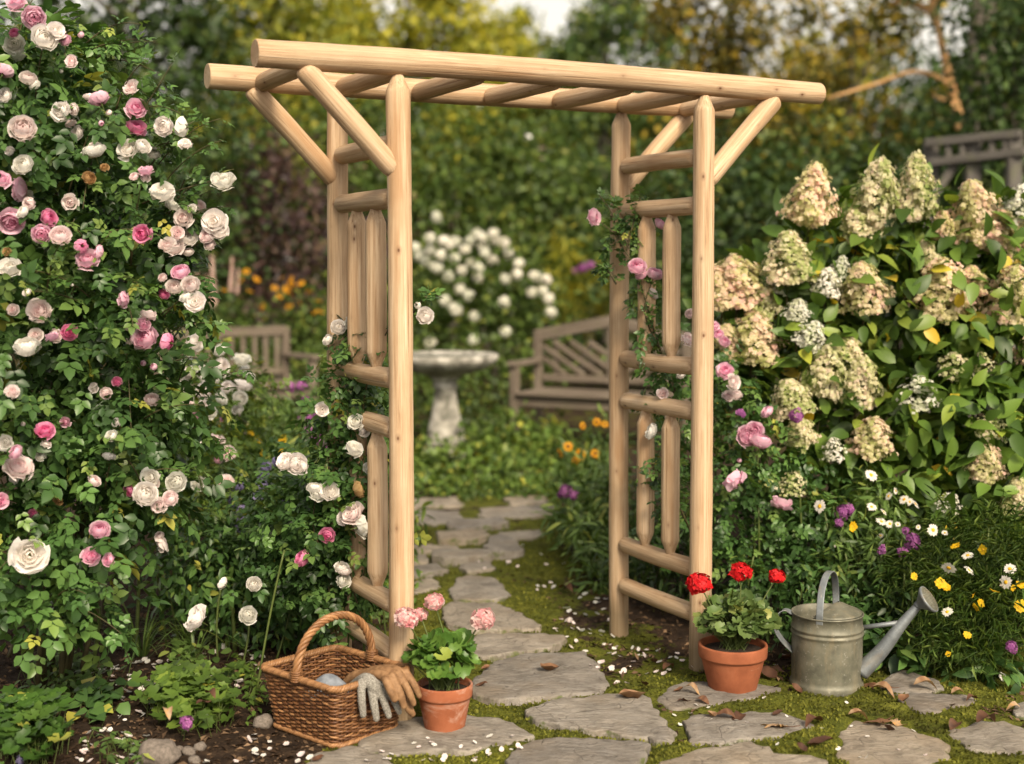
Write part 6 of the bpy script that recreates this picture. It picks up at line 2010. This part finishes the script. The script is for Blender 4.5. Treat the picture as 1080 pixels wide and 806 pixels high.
MAP = [maple_mesh(q, M["dryleaf"]) for q in (1, 2, 3)]
OVA = [ovate_mesh(q, M["dryleaf"]) for q in range(9)]
LV = [(929, 761, 34, 1, "orange brown curled maple leaf lying on the flagstone corner"), (945, 762, 22, 1, "tan maple leaf tip beside the orange curled one"), (905, 758, 18, 0, "pale dry leaf just left of the orange maple leaf"), (936, 769, 15, 0, "small russet leaf under the orange maple leaf"), (823, 766, 32, 1, "brown curled leaf on the flagstone before the red geranium"), (859, 764, 20, 0, "dark red brown leaf at the moss edge right of the curled brown leaf"), (765, 755, 18, 0, "light tan leaf on the leafy flagstone, left pair"), (779, 756, 18, 0, "pinkish tan leaf on the leafy flagstone, right pair"), (750, 754, 14, 0, "thin brown leaf at the left of the tan pair"), (820, 752, 10, 0, "tiny orange leaf above the curled brown leaf"), (730, 730, 14, 0, "small brown leaf on the red geranium's flagstone"), (741, 739, 13, 0, "amber leaf scrap below the red geranium pot"), (865, 788, 22, 0, "flat straw coloured leaf on the moss at the bottom"), (846, 792, 12, 0, "small brown scrap left of the straw coloured leaf"),
      (919, 722, 26, 1, "big rust brown leaf leaning under the watering can's spout"), (936, 724, 20, 1, "second rust leaf crumpled beside the spout's base"), (931, 731, 20, 0, "pale brown leaf lying in front of the rust ones"), (976, 726, 20, 0, "upright brown leaf on the flat stone behind the spout"), (953, 741, 16, 0, "brown leaf on the dark flagstone near the can"), (1011, 731, 12, 0, "reddish brown curled leaf right of the dark flagstone"), (1025, 737, 11, 0, "round tan leaf near the bottom right moss"), (1040, 762, 22, 0, "twisted dark red leaf on the bottom right flagstone's edge"), (1007, 767, 17, 0, "dull brown leaf left of the twisted red one"), (1005, 746, 9, 0, "tiny tan leaf on the right moss"),
      (580, 706, 21, 0, "brown leaf in the middle of the broad grey flagstone"), (668, 736, 24, 0, "chestnut brown leaf between the two largest flagstones"), (661, 734, 14, 0, "smaller leaf touching the chestnut one"), (679, 718, 11, 0, "brown leaf standing in the moss before the right panel"), (705, 702, 14, 0, "tan leaf on the soil inside the right panel"), (690, 694, 10, 0, "little rust leaf near the soil inside the right panel"), (820, 700, 22, 1, "brown leaf between the red geranium pot and the can"), (812, 713, 20, 0, "dark leaf lying low behind the red geranium pot"), (833, 690, 18, 0, "brown leaf standing behind the pot by the can"), (840, 727, 13, 0, "tan leaf at the can's left foot"), (512, 704, 10, 0, "small yellow brown leaf right of the pink geranium"), (508, 722, 11, 0, "brown leaf scrap by the pink geranium's pot"), (722, 738, 12, 0, "brown scrap left of the red geranium's flagstone"), (716, 727, 9, 0, "speck of brown leaf near the right front post"), (1068, 745, 12, 0, "russet leaf at the right edge near the reddish stone"), (597, 622, 15, 0, "brown leaf on the moss beside the humped stone"), (615, 617, 12, 0, "rust leaf near the green perennial by the path"), (335, 800, 12, 0, "brown leaf at the corner of the bottom stone"), (215, 742, 14, 0, "orange leaf caught on the fresh green clump"), (222, 735, 14, 0, "second orange leaf beside it on the fresh green clump"), (177, 757, 14, 0, "amber round leaf on the front of the fresh green clump")]
rg = np.random.default_rng(77)
for x, y, s, kind, lab in LV:
    z = .135 if "fresh green clump" in lab else None
    p = G(x, y, .02)
    p[2] = z if z else top_z(p[0], p[1])
    if z:
        p = G(x, y, z)
    me = MAP[rg.integers(0, 3)] if kind else OVA[rg.integers(0, 9)]
    o = link("fallen_leaf", me, None, tuple(p), (rg.normal(0, .12), rg.normal(0, .12), rg.uniform(0, 6.28)), px2m(s, p[1]) * 1.35)
    tag(o, lab, "fallen leaf", "dry leaves fallen on the path")


def petal_mesh(seed, mat):
    rg = np.random.default_rng(seed)
    n = 5
    V = []
    for a in np.linspace(-1, 1, n):
        for b_ in np.linspace(-1, 1, n):
            x, y = a * math.sqrt(1 - b_ * b_ / 2) * .5, b_ * math.sqrt(1 - a * a / 2) * .5 * .8
            V.append((x, y, rg.uniform(.2, .7) * x * x + .5 * y * y + .03 * math.sin(a * 3 + seed)))
    V = np.array(V) + rg.normal(0, .012, (n * n, 3))
    V[:, 2] -= V[:, 2].min()
    Q = [(i_ * n + j_, i_ * n + j_ + 1, (i_ + 1) * n + j_ + 1, (i_ + 1) * n + j_) for i_ in range(n - 1) for j_ in range(n - 1)]
    return MB().add(V, Q, None, 0, rg.uniform(.3, 1, n * n)).mesh("fallen_petal", mat)


PET = [petal_mesh(q, M["pwhite"]) for q in range(3)] + [petal_mesh(9 + q, M["pblush"]) for q in range(2)]
PREG = [([(95, 700), (260, 680), (300, 720), (270, 745), (130, 760), (90, 740)], 150, (5, 10), "white rose petals on the soil under the big left rose", "white petal on the dark soil under the big left rose bush"),
        ([(90, 770), (150, 770), (180, 806), (120, 812), (80, 800)], 34, (7, 13), "pale petals in the bottom left corner", "pale petal on the soil between the two low green clumps"),
        ([(270, 775), (330, 795), (350, 810), (210, 812), (230, 795)], 20, (7, 12), "petals beside the basket's front", "pale petal on the ground by the basket's front corner"),
        ([(400, 790), (560, 770), (560, 800), (380, 810)], 30, (6, 10), "petals on the moss before the basket and pink geranium", "cream petal on moss before the basket and pink geranium pot"),
        ([(600, 640), (640, 600), (655, 680), (735, 690), (735, 715), (640, 725), (580, 660)], 80, (5, 10), "petals on the moss beside the right panel", "white petal on the mossy ground beside the right arbor panel"),
        ([(510, 560), (600, 590), (600, 640), (540, 620), (480, 600)], 18, (4, 7), "petals further up the path", "tiny white petal on the middle stretch of the path"),
        ([(835, 735), (900, 745), (1000, 790), (1050, 806), (960, 812), (700, 790), (700, 745)], 22, (5, 8), "petals before the watering can", "small pale petal on moss and stone before the watering can"),
        ([(690, 680), (740, 680), (735, 715), (810, 720), (840, 690)], 14, (5, 8), "petals behind the red geranium", "pale petal on the soil behind the red geranium pot")]
for pts, n, (s0, s1), grp, lab in PREG:
    pl = np.array([G(a, b_)[:2] for a, b_ in pts])
    lo, hi = pl.min(0), pl.max(0)
    c = 0
    while c < n:
        p = rg.uniform(lo, hi)
        if not inside(pl, p[None])[0]:
            continue
        c += 1
        k = rg.integers(0, 5)
        o = link("fallen_petal", PET[k], None, (p[0], p[1], top_z(*p) + .002), (rg.normal(0, .35), rg.normal(0, .35), rg.uniform(0, 6.28)), px2m(rg.uniform(s0, s1), p[1]) * .85)
        tag(o, lab, "petal", grp)


def rock_mesh(seed, mat):
    rg = np.random.default_rng(seed)
    a, b_ = np.meshgrid(np.linspace(0, pi, 14), np.arange(20) / 20 * 2 * pi, indexing='ij')
    d = np.stack([np.sin(a) * np.cos(b_), np.sin(a) * np.sin(b_), np.cos(a)], -1).reshape(-1, 3)
    r_ = 1 + .12 * np.sin(d[:, 0] * 3 + seed) * np.cos(d[:, 1] * 2.5 + seed) + .07 * np.sin(d[:, 2] * 5 + d[:, 0] * 4)
    V = d * r_[:, None] * [.5, .42, .34]
    Q = [(i_ * 20 + j_, i_ * 20 + 20 + j_, i_ * 20 + 20 + (j_ + 1) % 20, i_ * 20 + (j_ + 1) % 20) for i_ in range(13) for j_ in range(20)]
    return MB().add(V, Q).mesh("stone", mat)


RK = [rock_mesh(q, M["rock"]) for q in range(3)]
for x, y, s, lab in ((168, 802, 46, "rounded grey brown stone at the bottom edge, in front of the low clump"), (188, 793, 13, "small pale pebble right of the rounded stone"), (199, 795, 16, "tan pebble among the petals by the rounded stone"), (211, 790, 15, "brown pebble at the foot of the low green clump"), (205, 804, 15, "little ochre pebble at the bottom edge"), (475, 757, 16, "reddish bit of stone by the pink geranium's pot"), (484, 755, 14, "rusty pebble behind the reddish one"), (278, 765, 24, "dull brown stone near the basket's left foot")):
    p = G(x, y)
    o = link("stone", RK[rg.integers(0, 3)], None, (p[0], p[1], px2m(s, p[1]) * .16), (0, 0, rg.uniform(0, 6)), px2m(s, p[1]))
    tag(o, lab, "stone")

# moss tufts in the joints: nobody could count them
mb = MB()
n = 120000
yy = 3.6 + (rg.random(n) ** 1.5) * 4.4
xx = rg.uniform(-.42, .46, n) * yy * .95 + .12
pp = np.stack([xx, yy], 1)
ma = moss_amount(pp)
k = (ma + .30 * snoise(pp, 7, 8) > .47) & (stone_field(pp, .1) > .002)
pp = pp[k]
hz_ = ground_h(pp)
n = len(pp)
d = unit(np.stack([rg.normal(0, .55, n), rg.normal(0, .55, n), np.full(n, 1.0)], -1))
scatter(mb, leaf_low(.009, .012, .25, .1), np.column_stack([pp, hz_ - .002]), d, unit(np.stack([rg.normal(0, 1, n), rg.normal(0, 1, n), np.full(n, .3)], -1)), rg.uniform(.5, 1.25, n), np.clip(.42 + .22 * snoise(pp, 6, 12) + .16 * snoise(pp, 24, 13) + rg.normal(0, .18, n), 0, 1))
mo = link("moss", mb.mesh("moss", M["mossb"]))
tag(mo, "bright green moss growing in the joints between the flagstones", "moss", kind="stuff")
mb = MB()
for (x, y, m_) in [(1000, 800, 60), (1040, 790, 60), (960, 806, 50), (1075, 770, 40), (470, 575, 14), (560, 560, 12), (465, 640, 14), (590, 700, 10), (500, 605, 10), (1040, 745, 26), (940, 770, 26)]:
    for _ in range(m_ // 5):
        p = G(x + rg.normal(0, 22), y + rg.normal(0, 9))
        grassy(mb, p, 7, .05 if y > 700 else .07, .0035, .7, .7)
gr = link("grass", mb.mesh("grass", M["grass"]))
tag(gr, "short green grass sprouting between the flagstones", "grass", kind="stuff")
# bark mulch on the beds
mb = MB()
n = 26000
yy = 3.5 + (rg.random(n) ** 1.4) * 4.5
xx = rg.uniform(-.5, .5, n) * yy
pp = np.stack([xx, yy], 1)
k = (moss_amount(pp) + .30 * snoise(pp, 7, 8) < .50) & (stone_field(pp, .1) > .01)
pp = pp[k]
n = len(pp)
d = unit(np.stack([rg.normal(0, 1, n), rg.normal(0, 1, n), rg.normal(0, .22, n)], -1))
scatter(mb, leaf_low(.012, .026, .5, .1), np.column_stack([pp, ground_h(pp) + .002]), d, unit(np.stack([rg.normal(0, .4, n), rg.normal(0, .4, n), np.ones(n)], -1)), rg.uniform(.4, 1.5, n), rg.random(n) ** 1.3)
mu = link("leaf_litter", mb.mesh("leaf_litter", M["chip"]))
tag(mu, "dark brown bark mulch and leaf litter covering the beds", "mulch", kind="stuff")
